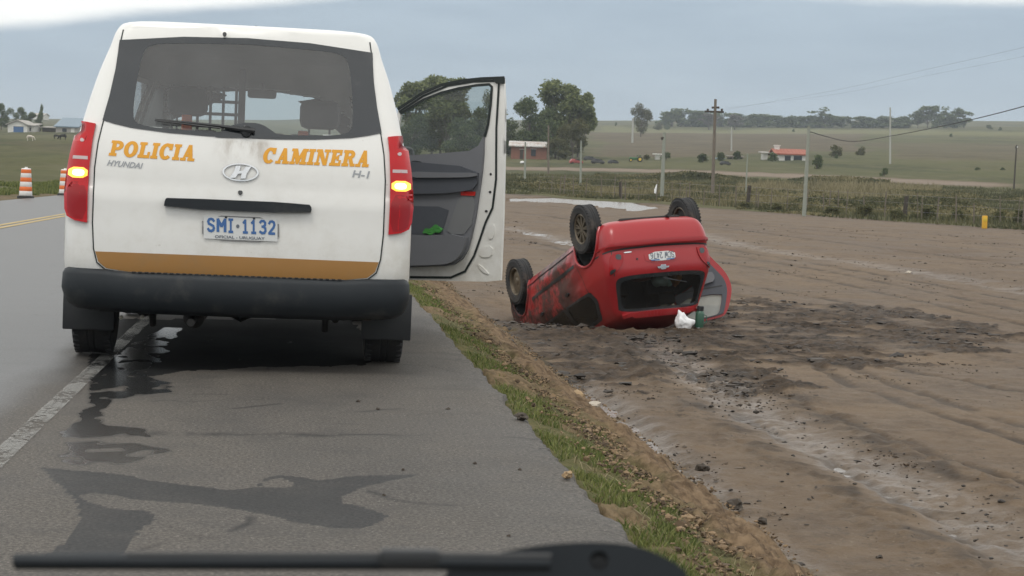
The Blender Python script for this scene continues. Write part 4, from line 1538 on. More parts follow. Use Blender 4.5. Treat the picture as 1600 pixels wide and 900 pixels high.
for sx in (.29, .66):
    v2, f2 = [(x * .5 + .5, y * .5 + .5) for x, y in _arc(0, 0, 1, 1, 0, 330, 11)], [tuple(range(12))]
    lay_flat('plate_screw', v2, f2, quad_sub(PQ, sx, .90, sx + .035, 1.0), VS.rear, M_BLACK, tg, off=.0165)


def lettering(word, q):
    adv = [GLY[c][0] for c in word]; tot = sum(adv) + .07 * (len(word) - 1); x = 0
    for c, a in zip(word, adv):
        v2, fs = cdt(GLY[c][1], [], .12, fill=False)
        vs = []
        for p in v2:
            xx_ = (x + p.x + .16 * (p.y - .5)) / tot
            vs.append((xx_, p.y))
        lay_flat('letter', vs, fs, q, VS.rear, M_LETTER, tg, off=.0062)
        x += a + .07


lettering('POLICIA', vl([(172, 243), (305, 252), (307, 228), (174, 220)]))
lettering('CAMINERA', vl([(411, 254.5), (577, 261), (579, 236.5), (413, 231.5)]))
v2, f2 = text2d('HYUNDAI', .02, .25)
lay_flat('badge_letter', v2, f2, vl([(167, 259), (223, 264), (224, 255), (169, 250)]), VS.rear, M_CHROME_DULL, tg, off=.007)
v2, f2 = text2d('H-1', .02, .15)
lay_flat('badge_letter', v2, f2, vl([(550, 277), (577, 279), (578, 268), (551, 266)]), VS.rear, M_CHROME_DULL, tg, off=.007)
# oval emblem with a slanted letter
ec = vpx(376, 269.5)
patch('emblem', _arc(ec[0], ec[1], .099, .049, 0, 352, 30), [_arc(ec[0], ec[1], .090, .042, 0, 352, 30)], VS.rear, M_CHROME, tg, off=.005, thick=.008, sp=.03, fill=False)
Hs = [[(-.058, -.034), (-.026, -.030), (-.008, .0), (.0, .035), (-.028, .033), (-.034, .006)], [(.0, -.035), (.028, -.033), (.034, -.006), (.058, .034), (.026, .030), (.008, .0)], [(-.03, -.012), (.02, -.004), (.03, .012), (-.02, .004)]]
patch('emblem', [[(ec[0] + a, ec[1] + b) for a, b in h] for h in Hs], [], VS.rear, M_CHROME, tg, off=.005, thick=.009, sp=.03, fill=False)
# rear wiper
mb = MB()
pts = []
for p in [(398, 207), (380, 205), (345, 200), (300, 195), (243, 190)]:
    q, nn = VS.rear(vpx(*p)); pts.append(q + nn * .03)
mb.tube(pts, [.016, .014, .009, .007, .006], n=8)
mb.tube([pts[2] - Vector((0, .004, .012)), pts[3] - Vector((0, .004, .010)), pts[4] - Vector((0, .004, .004))], [.005, .006, .004], n=6)
q, nn = VS.rear(vpx(385, 206)); mb.lathe([(0, -.028), (.026, -.024), (.034, .0), (.036, .012)], c=q + Vector((0, -.008, 0)), axis='y', n=18)
mb.build('wiper', M_BLACK, tg)
patch('wiper_bump', rounded(vl([(338, 213), (350, 203), (365, 195), (385, 192), (408, 194), (422, 203), (436, 213), (440, 217), (335, 216)]), 2), [], VS.rear, M_FRIT, tg, off=.0095, sp=.03)
# roof aerial
mb = MB(); mb.prism([(-.02, -.02), (.02, -.02), (.008, .045), (-.008, .045)], .0, .05, axis='y')
o = mb.build('roof_aerial', M_BLACK, VAN); o.location = (.035, .75, 1.92)

# tail lamps
LAMP = [(.80, 1.338), (.812, 1.25), (.822, 1.10), (.824, .95), (.822, .80), (.84, .802), (.885, .81), (.925, .832), (.938, .87), (.943, .95), (.936, 1.06), (.924, 1.16), (.905, 1.27), (.893, 1.352)]


def lamp(sx):
    pr = VS.rear
    o = patch('tail_lamp', [(sx * x, z) for x, z in LAMP], [], pr, M_LENS_RED, VAN, off=.002, thick=.018, sp=.03)
    sub = lambda nm, lp, mat, off, th: patch(nm, [(sx * x, z) for x, z in lp], [], pr, mat, o, off=off, thick=th, sp=.02)
    sub('turn_signal', rounded([(.83, 1.042), (.925, 1.042), (.921, 1.098), (.829, 1.098)], 1), M_AMBER, .0185, .003)
    sub('turn_bulb', rounded([(.845, 1.052), (.905, 1.052), (.903, 1.088), (.845, 1.088)], 2), M_AMBER_CORE, .020, .003)
    sub('reverse_lens', [(.832, 1.142), (.905, 1.142), (.903, 1.160), (.832, 1.160)], M_CLEAR_LENS, .0185, .002)
    sub('lower_lens', rounded([(.83, .815), (.90, .822), (.925, .86), (.928, 1.02), (.83, 1.02)], 1), M_LENS_DARK, .0185, .002)
    sub('bulb_glint', _arc(.862, 1.245, .010, .010, 0, 340, 10), M_CLEAR_LENS, .0185, .003)
    return o


lamp(1); lamp(-1)

# bumper swept round the tail
mb = MB()
prof = [(.085, .536), (.03, .540), (.012, .530), (.0, .508), (-.004, .43), (.008, .39), (.03, .345), (.075, .318), (.16, .305), (.34, .30)]
path = []
for t in np.linspace(0, 1, 8):
    path.append((Vector((-.957, .62 - .44 * t)), Vector((1, 0))))
for k in range(1, 9):
    a = R(90 * k / 9); path.append((Vector((-.957 + .167 * (1 - math.cos(a)), .18 - .145 * math.sin(a))), Vector((math.cos(a), math.sin(a)))))
for t in np.linspace(-1, 1, 25):
    path.append((Vector((t * .79, .03 * t * t)), Vector((0, 1))))
path += [(Vector((-p.x, p.y)), Vector((-n_.x, n_.y))) for p, n_ in reversed(path[:16])]
vs = []
for p, n_ in path:
    for (dy, z) in prof:
        q = p + n_ * dy
        vs.append((q.x, q.y, z + (.012 if abs(p.x) > .76 else .012 * sst(abs(p.x), .55, .76))))
m = len(prof)
mb.add(vs, [(i * m + k, i * m + k + 1, (i + 1) * m + k + 1, (i + 1) * m + k) for i in range(len(path) - 1) for k in range(m - 1)])
bmp = mb.build('rear_bumper', M_BUMPER, VAN)
mb = MB()
for k in range(34):
    mb.box((-.56 + k * .034, .052, .5415), (.02, .05, .004), bev=.001)
mb.build('bumper_tread', M_BLACK, bmp)

# running gear
for sx in (-1, 1):
    for wy, wz in WHEELS_V:
        make_wheel(VAN, (sx * .855, wy, wz), .335, .225, .205, sx, M_STEEL, 'steel')
    mb = MB(); mb.box((sx * .855, .60, .305), (.29, .014, .27), bev=.006); mb.build('mud_flap', M_BLACK, VAN)
    for wy, wz in WHEELS_V:
        pj = VS.right if sx > 0 else VS.left
        pts = []
        for k in range(21):
            a = R(-8 + 196 * k / 20)
            q_, n_ = pj((wy + .412 * math.cos(a), max(wz + .412 * math.sin(a), .345)))
            pts.append(q_ + n_ * .002)
        mb = MB(); mb.tube(pts, .028, n=8); mb.build('arch_lip', M_VAN, VAN)
        wheel_well(VAN, sx * .945, sx, wy, wz, .40, .30, .30)
mb = MB(); mb.box((0, 2.6, .33), (1.2, 4.5, .07)); mb.box((0, .62, .36), (1.5, .9, .1)); mb.build('underbody', M_UNDER, VAN)
mb = MB(); mb.tube([(-.8, 1.02, .33), (-.15, 1.02, .33), (0, 1.02, .33), (.15, 1.02, .33), (.8, 1.02, .33)], [.045, .05, .12, .05, .045], n=14); mb.build('rear_axle', M_STEEL, VAN)
for sx in (-1, 1):
    mb = MB()
    mb.tube([(sx * .56, .3, .34), (sx * .56, .7, .27), (sx * .56, 1.0, .25), (sx * .56, 1.6, .3)], .022, n=8)
    mb.build('leaf_spring', M_STEEL, VAN)
    mb = MB(); mb.tube([(sx * .5, .62, .40), (sx * .5, .75, .2)], .02, n=8); mb.build('damper', M_STEEL, VAN)
mb = MB(); mb.tube([(-.25, .18, .265), (-.25, .5, .265), (-.25, 1.4, .29)], [.022, .022, .02], n=12); mb.tube([(-.25, .42, .27), (-.25, .46, .27), (-.25, .95, .27), (-.25, 1.0, .27)], [.03, .06, .06, .03], n=16); mb.build('exhaust', M_STEEL, VAN)
for px_b in ((189, 496), (222, 495)):
    mb = MB(); p = _vi @ at(px_b[0], px_b[1], 10.9); mb.lathe([(0, -.01), (.011, -.008), (.012, .02)], c=p, axis='y', n=10)
    mb.build('bracket_bolt', M_TAN_BOLT, VAN)
mb = MB(); mb.lathe([(.16, -.1), (.30, -.1), (.34, 0), (.30, .1), (.16, .1)], c=(.1, 1.75, .31), n=26, close=True); mb.build('spare_wheel', M_RUBBER, VAN)

# side glazing, windscreen
for poly in (W_R, W_M):
    for pj in (VS.right, VS.left):
        o = patch('side_window', rounded(dens(grow(poly, .04), .18), 2), [], pj, M_GLASS, VAN, off=.004, sp=.1)
        patch('window_border', rounded(dens(grow(poly, .07), .18), 2), [rounded(dens(grow(poly, -.03), .18), 2)], pj, M_FRIT, o, off=.006, sp=.06)
o = patch('side_window', rounded(dens(grow(W_F, .04), .18), 1), [], VS.left, M_GLASS_DOOR, VAN, off=.004, sp=.1)
patch('window_border', rounded(dens(grow(W_F, .07), .18), 1), [rounded(dens(grow(W_F, -.03), .18), 1)], VS.left, M_FRIT, o, off=.006, sp=.06)
o = patch('windscreen', grow(WSCR, .03), [], VS.front, M_GLASS_FRONT, VAN, off=.004, sp=.08)
patch('window_border', grow(WSCR, .05), [grow(WSCR, -.02)], VS.front, M_FRIT, o, off=.006, sp=.05)
patch('door_aperture_seal', grow(DOOR_R, .05), [grow(DOOR_R, -.03)], VS.right, M_RUBBER_CLEAN, VAN, off=.004, sp=.06)
patch('grille', rounded([(-.36, .86), (.36, .86), (.40, .98), (-.40, .98)], 1), [], VS.front, M_BLACK, VAN, off=.004, thick=.01, sp=.06)
for sx in (-1, 1):
    patch('headlamp', rounded([(sx * .46, .82), (sx * .70, .82), (sx * .74, .98), (sx * .48, .96)], 1), [], VS.front, M_CLEAR_LENS, VAN, off=.004, thick=.01, sp=.05)
for sx, pj in ((1, VS.right), (-1, VS.left)):
    ribbon('panel_gap', [(1.80, .45), (1.80, 1.82)], .01, pj, M_RUBBER_CLEAN, VAN, off=.004)
    ribbon('rub_strip', [(1.5, .72), (3.0, .72)], .07, pj, M_BUMPER, VAN, off=.008)

# cabin
mb = MB(); mb.box((0, 2.4, .52), (1.7, 4.0, .04)); mb.build('cabin_floor', M_SEAT, VAN)
mb = MB(); mb.box((0, 4.15, 1.02), (1.5, .5, .26), bev=.08); mb.build('dashboard', M_TRIM_DARK, VAN)


def van_seat(x, y, zt, head=True):
    s = MB()
    s.box((x, y, .80), (.50, .52, .16), bev=.06)
    s.box((x, y - .24, 1.09), (.48, .14, .60), bev=.06, rot=Matrix.Rotation(R(10), 3, 'X'))
    o = s.build('seat', M_SEAT, VAN)
    if head:
        h = MB()
        h.box((x, y - .33, zt), (.275, .11, .20), bev=.05)
        for q in (-.07, .07):
            h.tube([(x + q, y - .32, 1.3), (x + q, y - .33, zt - .05)], .008, n=6)
        h.build('headrest', M_SEAT, o)
    return o


st1 = van_seat(-.46, 3.05, 1.575)
st2 = van_seat(.44, 3.05, 1.525)
van_seat(0.0, 3.05, 1.3, False)
mb = MB(); mb.box((.33, 2.71, 1.335), (.07, .03, .15), bev=.01); mb.build('hi_vis_strap', M_HIVIS, st2)
mb = MB(); mb.box((.02, 2.68, 1.345), (.16, .03, .09), bev=.02); mb.build('hi_vis_strap', M_HIVIS, st2)
mb = MB(); mb.box((-.46, 2.70, 1.405), (.07, .03, .16), bev=.01); mb.build('hi_vis_strap', M_HIVIS, st1)
# wire partition behind the driver
mb = MB()
for x in np.linspace(-.80, -.16, 8):
    mb.tube([(x, 3.5, 1.30), (x, 3.5, 1.72)], .011, n=5)
for z in np.linspace(1.34, 1.70, 5):
    mb.tube([(-.82, 3.502, z), (-.12, 3.502, z)], .012, n=5)
mb.box((-.12, 3.5, 1.45), (.05, .04, .8)); mb.box((-.76, 3.5, 1.45), (.16, .03, .62))
mb.build('partition_grille', M_TRIM_LIGHT, VAN)
mb = MB(); mb.box((.02, 3.62, 1.685), (.21, .04, .065), bev=.02); mb.tube([(.02, 3.63, 1.7), (.02, 3.68, 1.80)], .01, n=6); mb.build('cabin_mirror', M_TRIM, VAN)

# open passenger door
DH = Vector((.93, 4.14, 0)); DE = Vector((1.822, 3.62, 0)); DD = (DE - DH).normalized(); DN = Vector((DD.y, -DD.x, 0))
if DN.y > 0:
    DN = -DN


def dproj(uv):
    return DH + DD * uv[0] + Vector((0, 0, uv[1])), DN.copy()


def dproj_out(uv):
    return DH + DD * uv[0] + Vector((0, 0, uv[1])), -DN


def dpx(px, py):
    o = _vi @ CAM_O; d = _vi.to_3x3() @ pray(px, py)
    t = (DH - o).dot(DN) / d.dot(DN)
    h = o + d * t
    return ((h - DH).dot(DD), h.z)


def dl(pts):
    return [dpx(*p) for p in pts]


TOP = dl([(622, 173), (640, 160), (662, 146), (690, 134), (720, 127.5), (752, 124), (787, 122.5)])
FREE = dl([(789, 160), (788, 250), (786, 340), (782, 438)])
s0 = .02
DOUT = TOP + FREE + dl([(760, 440), (700, 439), (641, 437)]) + [(s0, dpx(641, 437)[1]), (s0, 1.12)]
WIN = dl([(626, 178), (642, 167), (662, 156), (690, 145), (718, 138), (745, 133.5), (765, 132), (769, 136), (767, 165), (763, 195), (758, 214), (750, 228), (736, 236), (690, 240), (640, 243)])
sl = WIN[-1][0] - .14
WIN = WIN + [(sl, WIN[-1][1]), (sl, 1.22)]
door = patch('front_door', DOUT, [WIN], dproj, M_VAN, VAN, off=-.03, thick=.03, sp=.05)
patch('outer_skin', DOUT, [WIN], dproj_out, M_VAN, door, off=.03, sp=.06)
patch('window_pane', grow(WIN, .012), [], dproj, M_GLASS_DOOR, door, off=-.018, sp=.12)
TRIMP = dl([(641, 243), (690, 240), (736, 236), (750, 228), (758, 214), (757.5, 240), (755, 270), (750, 305), (745, 340), (739, 368), (733, 390), (724, 405), (712, 413), (698, 415.5), (641, 417)])
TRIMP = TRIMP + [(sl, TRIMP[-1][1]), (sl, TRIMP[0][1])]
patch('trim_panel', TRIMP, [], dproj, M_TRIM, door, off=.0, thick=.035, sp=.05)
up = dl([(641, 252), (752, 262), (750, 295), (724, 300), (690, 303), (641, 303)])
patch('armrest', rounded([(sl + .02, up[0][1])] + up + [(sl + .02, up[-1][1])], 1), [], dproj, M_TRIM_DARK, door, off=.034, thick=.03, sp=.05)
arm = dl([(645, 268), (700, 270), (752, 270), (751, 277), (700, 278), (645, 278)])
patch('pull_handle', rounded(arm, 1), [], dproj, M_TRIM, door, off=.064, thick=.02, sp=.04)
patch('release_lever', rounded(dl([(645, 251), (664, 252), (664, 261), (648, 262)]), 2), [], dproj, M_BLACK, door, off=.036, thick=.016, sp=.02)
mid = dl([(641, 322), (706, 323), (700, 345), (694, 364), (641, 366)])
patch('inner_panel', rounded([(sl + .02, mid[0][1])] + mid + [(sl + .02, mid[-1][1])], 1), [], dproj, M_TRIM_DARK, door, off=.0355, thick=.003, sp=.05)
patch('panel_riser', rounded(dl([(722, 303), (748, 304), (738, 366), (700, 366), (708, 345)]), 1), [], dproj, M_TRIM_LIGHT, door, off=.036, thick=.004, sp=.05)
pk = dl([(641, 369), (736, 365), (732, 388), (722, 404), (710, 411), (696, 413.5), (641, 415)])
patch('map_pocket', rounded([(sl + .02, pk[0][1])] + pk + [(sl + .02, pk[-1][1])], 1), [], dproj, M_TRIM, door, off=.036, thick=.05, sp=.05)
patch('red_reflector', dl([(724, 299), (747, 299.5), (746, 306), (724, 305.5)]), [], dproj, M_REFLECT, door, off=.041, thick=.006, sp=.03)
SEAL = dl([(624, 175), (662, 150), (700, 134), (740, 127.5), (774, 126.5), (780, 130), (776, 200), (775.5, 280), (770, 325), (759, 348), (750, 375), (741, 400), (727, 424), (705, 433.5), (641, 433)])
ribbon('seal', SEAL, .017, dproj, M_RUBBER_CLEAN, door, off=.006)
ribbon('seal', dl([(626, 178), (662, 156), (690, 145), (718, 138), (745, 133.5), (765, 132), (769, 136), (767, 165), (763, 195), (758, 214)]), .02, dproj, M_RUBBER_CLEAN, door, off=.007)
ribbon('seal', dl([(622, 171), (640, 159), (662, 145), (690, 133), (720, 126.5), (752, 123), (789, 121.5)]), .022, dproj, M_RUBBER_CLEAN, door, off=.008)
patch('top_cap', dl([(768, 120.5), (790, 121.5), (790, 131), (777, 131)]), [], dproj, M_RUBBER_CLEAN, door, off=.01, thick=.01, sp=.04)
for pa, pb in (((767, 197 + 75), (1, 1)), ((766, 300), (2, 1)), ((760, 330), (3, 1))):
    c0 = dpx(*pa); patch('latch_hole', _arc(c0[0], c0[1], .009 * pb[0] ** .3, .009, 0, 340, 10), [], dproj, M_BLACK, door, off=.002, thick=.002, sp=.02)
for poly in ([(765, 352), (774, 350), (772, 372), (762, 374)], [(752, 386), (771, 384), (769, 402), (748, 402)], [(745, 410), (758, 420), (766, 430), (752, 424)]):
    patch('pressed_panel', rounded(dl(poly), 1), [], dproj, M_VAN, door, off=.0, thick=.007, sp=.04)
mb = MB(); mb.box(DH + DD * .1 - DN * .14 + Vector((0, 0, 1.24)), (.2, .12, .24), bev=.05); mb.build('door_mirror', M_BLACK, door)
gc = dl([(664, 365), (672, 358), (682, 353), (692, 353), (697, 358), (693, 364)])
gr = patch('green_cloth', rounded(gc, 2), [], dproj, M_GREENCLOTH, None, off=.04, thick=.03, sp=.025)
gr.matrix_world = VAN.matrix_world
for v in gr.data.vertices:
    v.co += Vector((0, 0, .008 * math.sin(v.co.x * 90) + .006 * math.sin(v.co.z * 140)))
tag(gr, 'bright green cloth stuffed in the van door pocket', 'cloth')

# ------------------------------------------------------------------ overturned red hatchback (built upright, then turned on its roof)
CAR_AZ, CAR_PITCH, CAR_ROLL = R(-15.1), R(20.0), R(-5.4)
_cf = Vector((math.sin(CAR_AZ) * math.cos(CAR_PITCH), math.cos(CAR_AZ) * math.cos(CAR_PITCH), -math.sin(CAR_PITCH)))
_cu = Vector((0, 0, -1)); _cu = (_cu - _cf * _cu.dot(_cf)).normalized()
_cu = Matrix.Rotation(CAR_ROLL, 3, _cf) @ _cu
_cr = _cf.cross(_cu)
CAR = empty('overturned_car')
CAR_ROT = Matrix((( _cr.x, _cf.x, _cu.x), (_cr.y, _cf.y, _cu.y), (_cr.z, _cf.z, _cu.z)))
CAR.matrix_world = Matrix.Translation(Vector((4.379, 23.79, .905))) @ CAR_ROT.to_4x4() @ Matrix.Diagonal((.95, .95, .95, 1))
bpy.context.view_layer.update()
tag(CAR, 'muddy red hatchback lying upside down on its roof in the mud', 'car')
_ci = CAR.matrix_world.inverted()
CK = [  # z, rear y, front y, half width, rear radius, front radius, rear bow, front half width, front bow
    (.17, .16, 3.70, .70, .14, .25, .05, .66, .10),
    (.24, .06, 3.80, .775, .16, .28, .06, .72, .12),
    (.36, .012, 3.87, .815, .17, .30, .06, .76, .12),
    (.50, .0, 3.89, .83, .17, .32, .06, .77, .13),
    (.56, .02, 3.88, .832, .17, .32, .06, .77, .13),
    (.60, .052, 3.86, .832, .16, .32, .06, .77, .13),
    (.72, .062, 3.78, .832, .15, .32, .06, .77, .14),
    (.82, .078, 3.62, .828, .15, .32, .06, .765, .15),
    (.885, .098, 3.30, .820, .15, .30, .06, .755, .12),
    (.94, .128, 2.98, .805, .14, .24, .06, .745, .10),
    (1.02, .185, 2.78, .780, .14, .20, .06, .72, .10),
    (1.14, .270, 2.56, .735, .13, .18, .06, .675, .10),
    (1.26, .350, 2.34, .685, .13, .18, .06, .63, .10),
    (1.35, .385, 2.16, .635, .13, .18, .05, .585, .10),
    (1.405, .42, 1.98, .57, .15, .2, .05, .53, .10),
    (1.435, .60, 1.75, .42, .2, .2, .04, .40, .08),
    (1.445, .85, 1.5, .2, .15, .15, .02, .2, .05)]
_cv, _cfc = body_loft(CK, sub=4, NR=32, NS=76)
for _v in _cv:                       # the tail narrows a little in plan
    _v.x *= 1 - .075 * (1 - float(sst(_v.y, 0.0, .95)))
    _v.x += (1 if _v.x > 0 else -1) * .024 * float(fbm(np.array([_v.y * 2.3]), np.array([_v.z * 3.1]), 3)[0]) * float(sst(_v.y, .4, 1.2)) * min(1, abs(_v.x) * 2)
    if _v.z > 1.1:
        _v.z -= .10 * float(sst(_v.y, 1.1, 2.2)) * float(sst(_v.z, 1.1, 1.4))
CS = Skin(_cv, _cfc)
C_RW_CLEAR = rounded(msym([(.0, .975), (.42, .975), (.56, .985), (.60, 1.02), (.575, 1.18), (.54, 1.30), (.48, 1.325), (.0, 1.33)]), 2)
C_RW = rounded(msym([(.0, .93), (.45, .93), (.62, .945), (.66, .98), (.655, 1.04), (.60, 1.24), (.585, 1.355), (.0, 1.365)]), 2)
C_SF = [(1.62, .96), (2.74, .94), (2.40, 1.19), (2.16, 1.31), (1.62, 1.325)]
C_SR = [(.80, .975), (1.53, .96), (1.53, 1.325), (.86, 1.30), (.72, 1.10)]
C_WS = rounded([(-.62, .98), (.62, .98), (.53, 1.36), (-.53, 1.36)], 2)
C_WH = [(.62, .285), (3.08, .285)]


def car_drop(c, n):
    if n.y < -.3 and inpoly((c.x, c.z), grow(C_RW_CLEAR, .02)):
        return True
    if abs(n.x) > .5:
        for poly in (C_SF, C_SR):
            if inpoly((c.y, c.z), poly):
                return True
        for wy, wz in C_WH:
            if math.hypot(c.y - wy, c.z - wz) < .345:
                return True
    if n.y > .3 and inpoly((c.x, c.z), C_WS) and c.z > .97:
        return True
    if n.z < -.5 and c.z < .3:
        for wy, wz in C_WH:
            if abs(c.y - wy) < .34 and abs(c.x) > .5:
                return True
    return False


CS.shell('body', car_drop, M_RED, CAR)
CS.shell('cabin_lining', car_drop, M_TRIM_DARK, CAR, inset=.025)
patch('window_border', C_RW, [C_RW_CLEAR], CS.rear, M_FRIT, CAR, off=.004, sp=.035)
patch('rear_window', grow(C_RW_CLEAR, .01), [], CS.rear, M_GLASS_DARK, CAR, off=.003, sp=.06)
# spoiler lip
sp_ = rounded([(-.55, 1.362), (.55, 1.362), (.52, 1.40), (-.52, 1.40)], 1)
patch('roof_spoiler', sp_, [], CS.rear, M_RED, CAR, off=.004, thick=.06, sp=.05)
# bumper step and tailgate shut lines
ribbon('bumper_gap', [(-.80, .60), (-.5, .585), (0, .58), (.5, .585), (.80, .60)], .022, CS.rear, M_BLACK, CAR, off=.003)
ribbon('panel_gap', [(.69, .60), (.70, .72), (.685, .92)], .010, CS.rear, M_BLACK, CAR, off=.003)
ribbon('panel_gap', [(-.69, .60), (-.70, .72), (-.685, .92)], .010, CS.rear, M_BLACK, CAR, off=.003)
patch('bumper_crease', rounded([(-.78, .50), (.78, .50), (.79, .555), (-.79, .555)], 1), [], CS.rear, M_RED, CAR, off=.002, thick=.018, sp=.05)
# tail lamps
for sx in (-1, 1):
    lp = [(sx * x, z) for x, z in [(.545, .645), (.565, .635), (.655, .625), (.715, .66), (.735, .74), (.74, .84), (.735, .90), (.72, .905), (.67, .87), (.60, .82), (.555, .74)]]
    o = patch('tail_lamp', rounded(lp, 1), [], CS.rear, M_LENS_DARK, CAR, off=.002, thick=.014, sp=.04)
    patch('lamp_lens', rounded([(sx * x, z) for x, z in [(.575, .655), (.65, .645), (.66, .71), (.585, .73)]], 1), [], CS.rear, M_FRIT, o, off=.0165, thick=.003, sp=.03)
    patch('lamp_lens', rounded([(sx * x, z) for x, z in [(.67, .83), (.73, .84), (.73, .89), (.71, .89), (.67, .86)]], 1), [], CS.rear, M_FRIT, o, off=.0165, thick=.003, sp=.03)
# plate and badges
PX0, PZ0 = .0, .725
# seen from behind, the car's right is the viewer's right: u runs along +x when upright
q = [(-.195, .665), (.195, .665), (.195, .785), (-.195, .785)]
patch('plate_recess', rounded([(-.26, .645), (.26, .645), (.24, .81), (-.24, .81)], 1), [], CS.rear, M_RED, CAR, off=.002, thick=.004, sp=.04)
o = patch('number_plate', rounded(q, 1), [], CS.rear, M_PLATE, CAR, off=.010, thick=.004, sp=.05)
for ch, x0, x1 in [('S', .05, .145), ('C', .165, .26), ('W', .28, .40), ('2', .49, .585), ('4', .605, .70), ('7', .72, .815), ('6', .835, .93)]:
    v2, f2 = stroke2d(ch, .075)
    lay_flat('plate_character', v2, f2, quad_sub(q, x0, .12, x1, .74), CS.rear, M_INKGREY, o, off=.017)
for x0, x1 in ((.05, .36), (.62, .93)):
    lay_flat('plate_band', [(0, 0), (1, 0), (1, 1), (0, 1)], [(0, 1, 2, 3)], quad_sub(q, x0, .84, x1, .95), CS.rear, M_BLUE, o, off=.017)
bt = [(-.09, -.008), (-.04, -.008), (-.04, -.028), (.035, -.028), (.04, -.01), (.09, -.01), (.075, .015), (.036, .015), (.036, .03), (-.038, .03), (-.042, .013), (-.076, .013)]
patch('emblem', [(x, .865 + z) for x, z in bt], [], CS.rear, M_CHROME, CAR, off=.004, thick=.010, sp=.03, fill=False)
patch('badge', rounded([(.42, .627), (.53, .627), (.53, .643), (.42, .643)], 1), [], CS.rear, M_CHROME, CAR, off=.004, thick=.003, sp=.05)
patch('lock', _arc(.36, .735, .014, .014, 0, 340, 12), [], CS.rear, M_BLACK, CAR, off=.004, thick=.004, sp=.02)
mb = MB(); p0, n0 = CS.rear((.0, .99)); mb.tube([p0 - n0 * -.02, CS.rear((-.14, 1.03))[0] + Vector((0, -.03, 0)), CS.rear((-.36, 1.07))[0] + Vector((0, -.03, 0))], [.012, .008, .005], n=7); mb.build('wiper', M_BLACK, CAR)
# glass
for sgn, pj in ((1, CS.right), (-1, CS.left)):
    for poly in (C_SF, C_SR):
        if sgn < 0 and poly is C_SR:
            continue
        o = patch('side_window', rounded(dens(grow(poly, .025), .15), 1), [], pj, M_GLASS_DARK, CAR, off=.003, sp=.08)
        patch('window_border', rounded(dens(grow(poly, .05), .15), 1), [rounded(dens(grow(poly, -.03), .15), 1)], pj, M_BLACK, o, off=.005, sp=.05)
    for ln in ([(1.57, .30), (1.57, .95)], [(2.66, .34), (2.70, .60), (2.68, .93)], [(.98, .30), (.93, .55), (.85, .75), (.80, .95)], [(.98, .30), (2.66, .30)]):
        ribbon('panel_gap', ln, .010, pj, M_BLACK, CAR, off=.003)
    ribbon('rub_strip', [(1.0, .52), (2.62, .52)], .045, pj, M_BLACK, CAR, off=.006)
    ribbon('sill', [(1.0, .26), (2.7, .26)], .07, pj, M_RED, CAR, off=.012)
    for y in (1.48, 2.55 - 1.05 + .95):
        patch('door_handle', rounded([(y - .16, .79), (y - .03, .79), (y - .03, .825), (y - .16, .825)], 1), [], pj, M_BLACK, CAR, off=.004, thick=.018, sp=.04)
    for wy, wz in C_WH:
        pts = []
        for k in range(19):
            a = R(-12 + 204 * k / 18)
            q_, n_ = pj((wy + .352 * math.cos(a), max(wz + .352 * math.sin(a), .20)))
            pts.append(q_ + n_ * .002)
        mb = MB(); mb.tube(pts, .020, n=7); mb.build('arch_lip', M_RED, CAR)
        wheel_well(CAR, sgn * (.80 if wy > 1 else .765), sgn, wy, wz, .35, .26, .20)
patch('windscreen', grow(C_WS, .03), [], CS.front, M_GLASS_DARK, CAR, off=.003, sp=.08)
for sx in (-1, 1):
    patch('headlamp', rounded([(sx * .36, .62), (sx * .66, .64), (sx * .64, .78), (sx * .44, .74)], 1), [], CS.front, M_CLEAR_LENS, CAR, off=.003, thick=.01, sp=.05)
patch('grille', rounded([(-.32, .5), (.32, .5), (.3, .66), (-.3, .66)], 1), [], CS.front, M_BLACK, CAR, off=.003, thick=.01, sp=.05)
# wheels hang down the springs, that is upwards now
for sx in (-1, 1):
    for k, (wy, wz) in enumerate(C_WH):
        make_wheel(CAR, (sx * .745, wy, wz - .165), .325, .19, .205, sx, M_RIM, 'alloy' if k == 0 else 'steel', 9)
# underside
mb = MB(); mb.box((0, 1.9, .175), (1.15, 3.3, .03)); mb.tube([(-.6, .62, .2), (.6, .62, .2)], .04, n=10); mb.box((0, .32, .17), (.9, .3, .07), bev=.03); mb.box((.1, 1.2, .15), (.7, .5, .08), bev=.03)
mb.tube([(-.25, .1, .16), (-.25, .6, .15), (0, 1.2, .12), (0, 3.0, .13)], .028, n=10)
mb.build('underbody', M_UNDER, CAR)
for x in (-.38, .38):
    for y in (.95, 2.0):
        mb = MB(); mb.box((x, y + .25, .42), (.5, .5, .15), bev=.05); mb.box((x, y, .72), (.48, .14, .6), bev=.05); mb.box((x, y - .05, 1.1), (.26, .1, .16), bev=.04); mb.build('seat', M_SEAT, CAR)
# thrown-open rear door on the far side
EH = Vector((-.815, 1.56, 0)); _a = R(72)
ED = Vector((-math.sin(_a), -math.cos(_a), 0)); EN = Vector((-ED.y, ED.x, 0))
if EN.y > 0:
    EN = -EN


def eproj(uv):
    return EH + ED * uv[0] + Vector((0, 0, uv[1])), EN.copy()


def eproj_o(uv):
    return EH + ED * uv[0] + Vector((0, 0, uv[1])), -EN


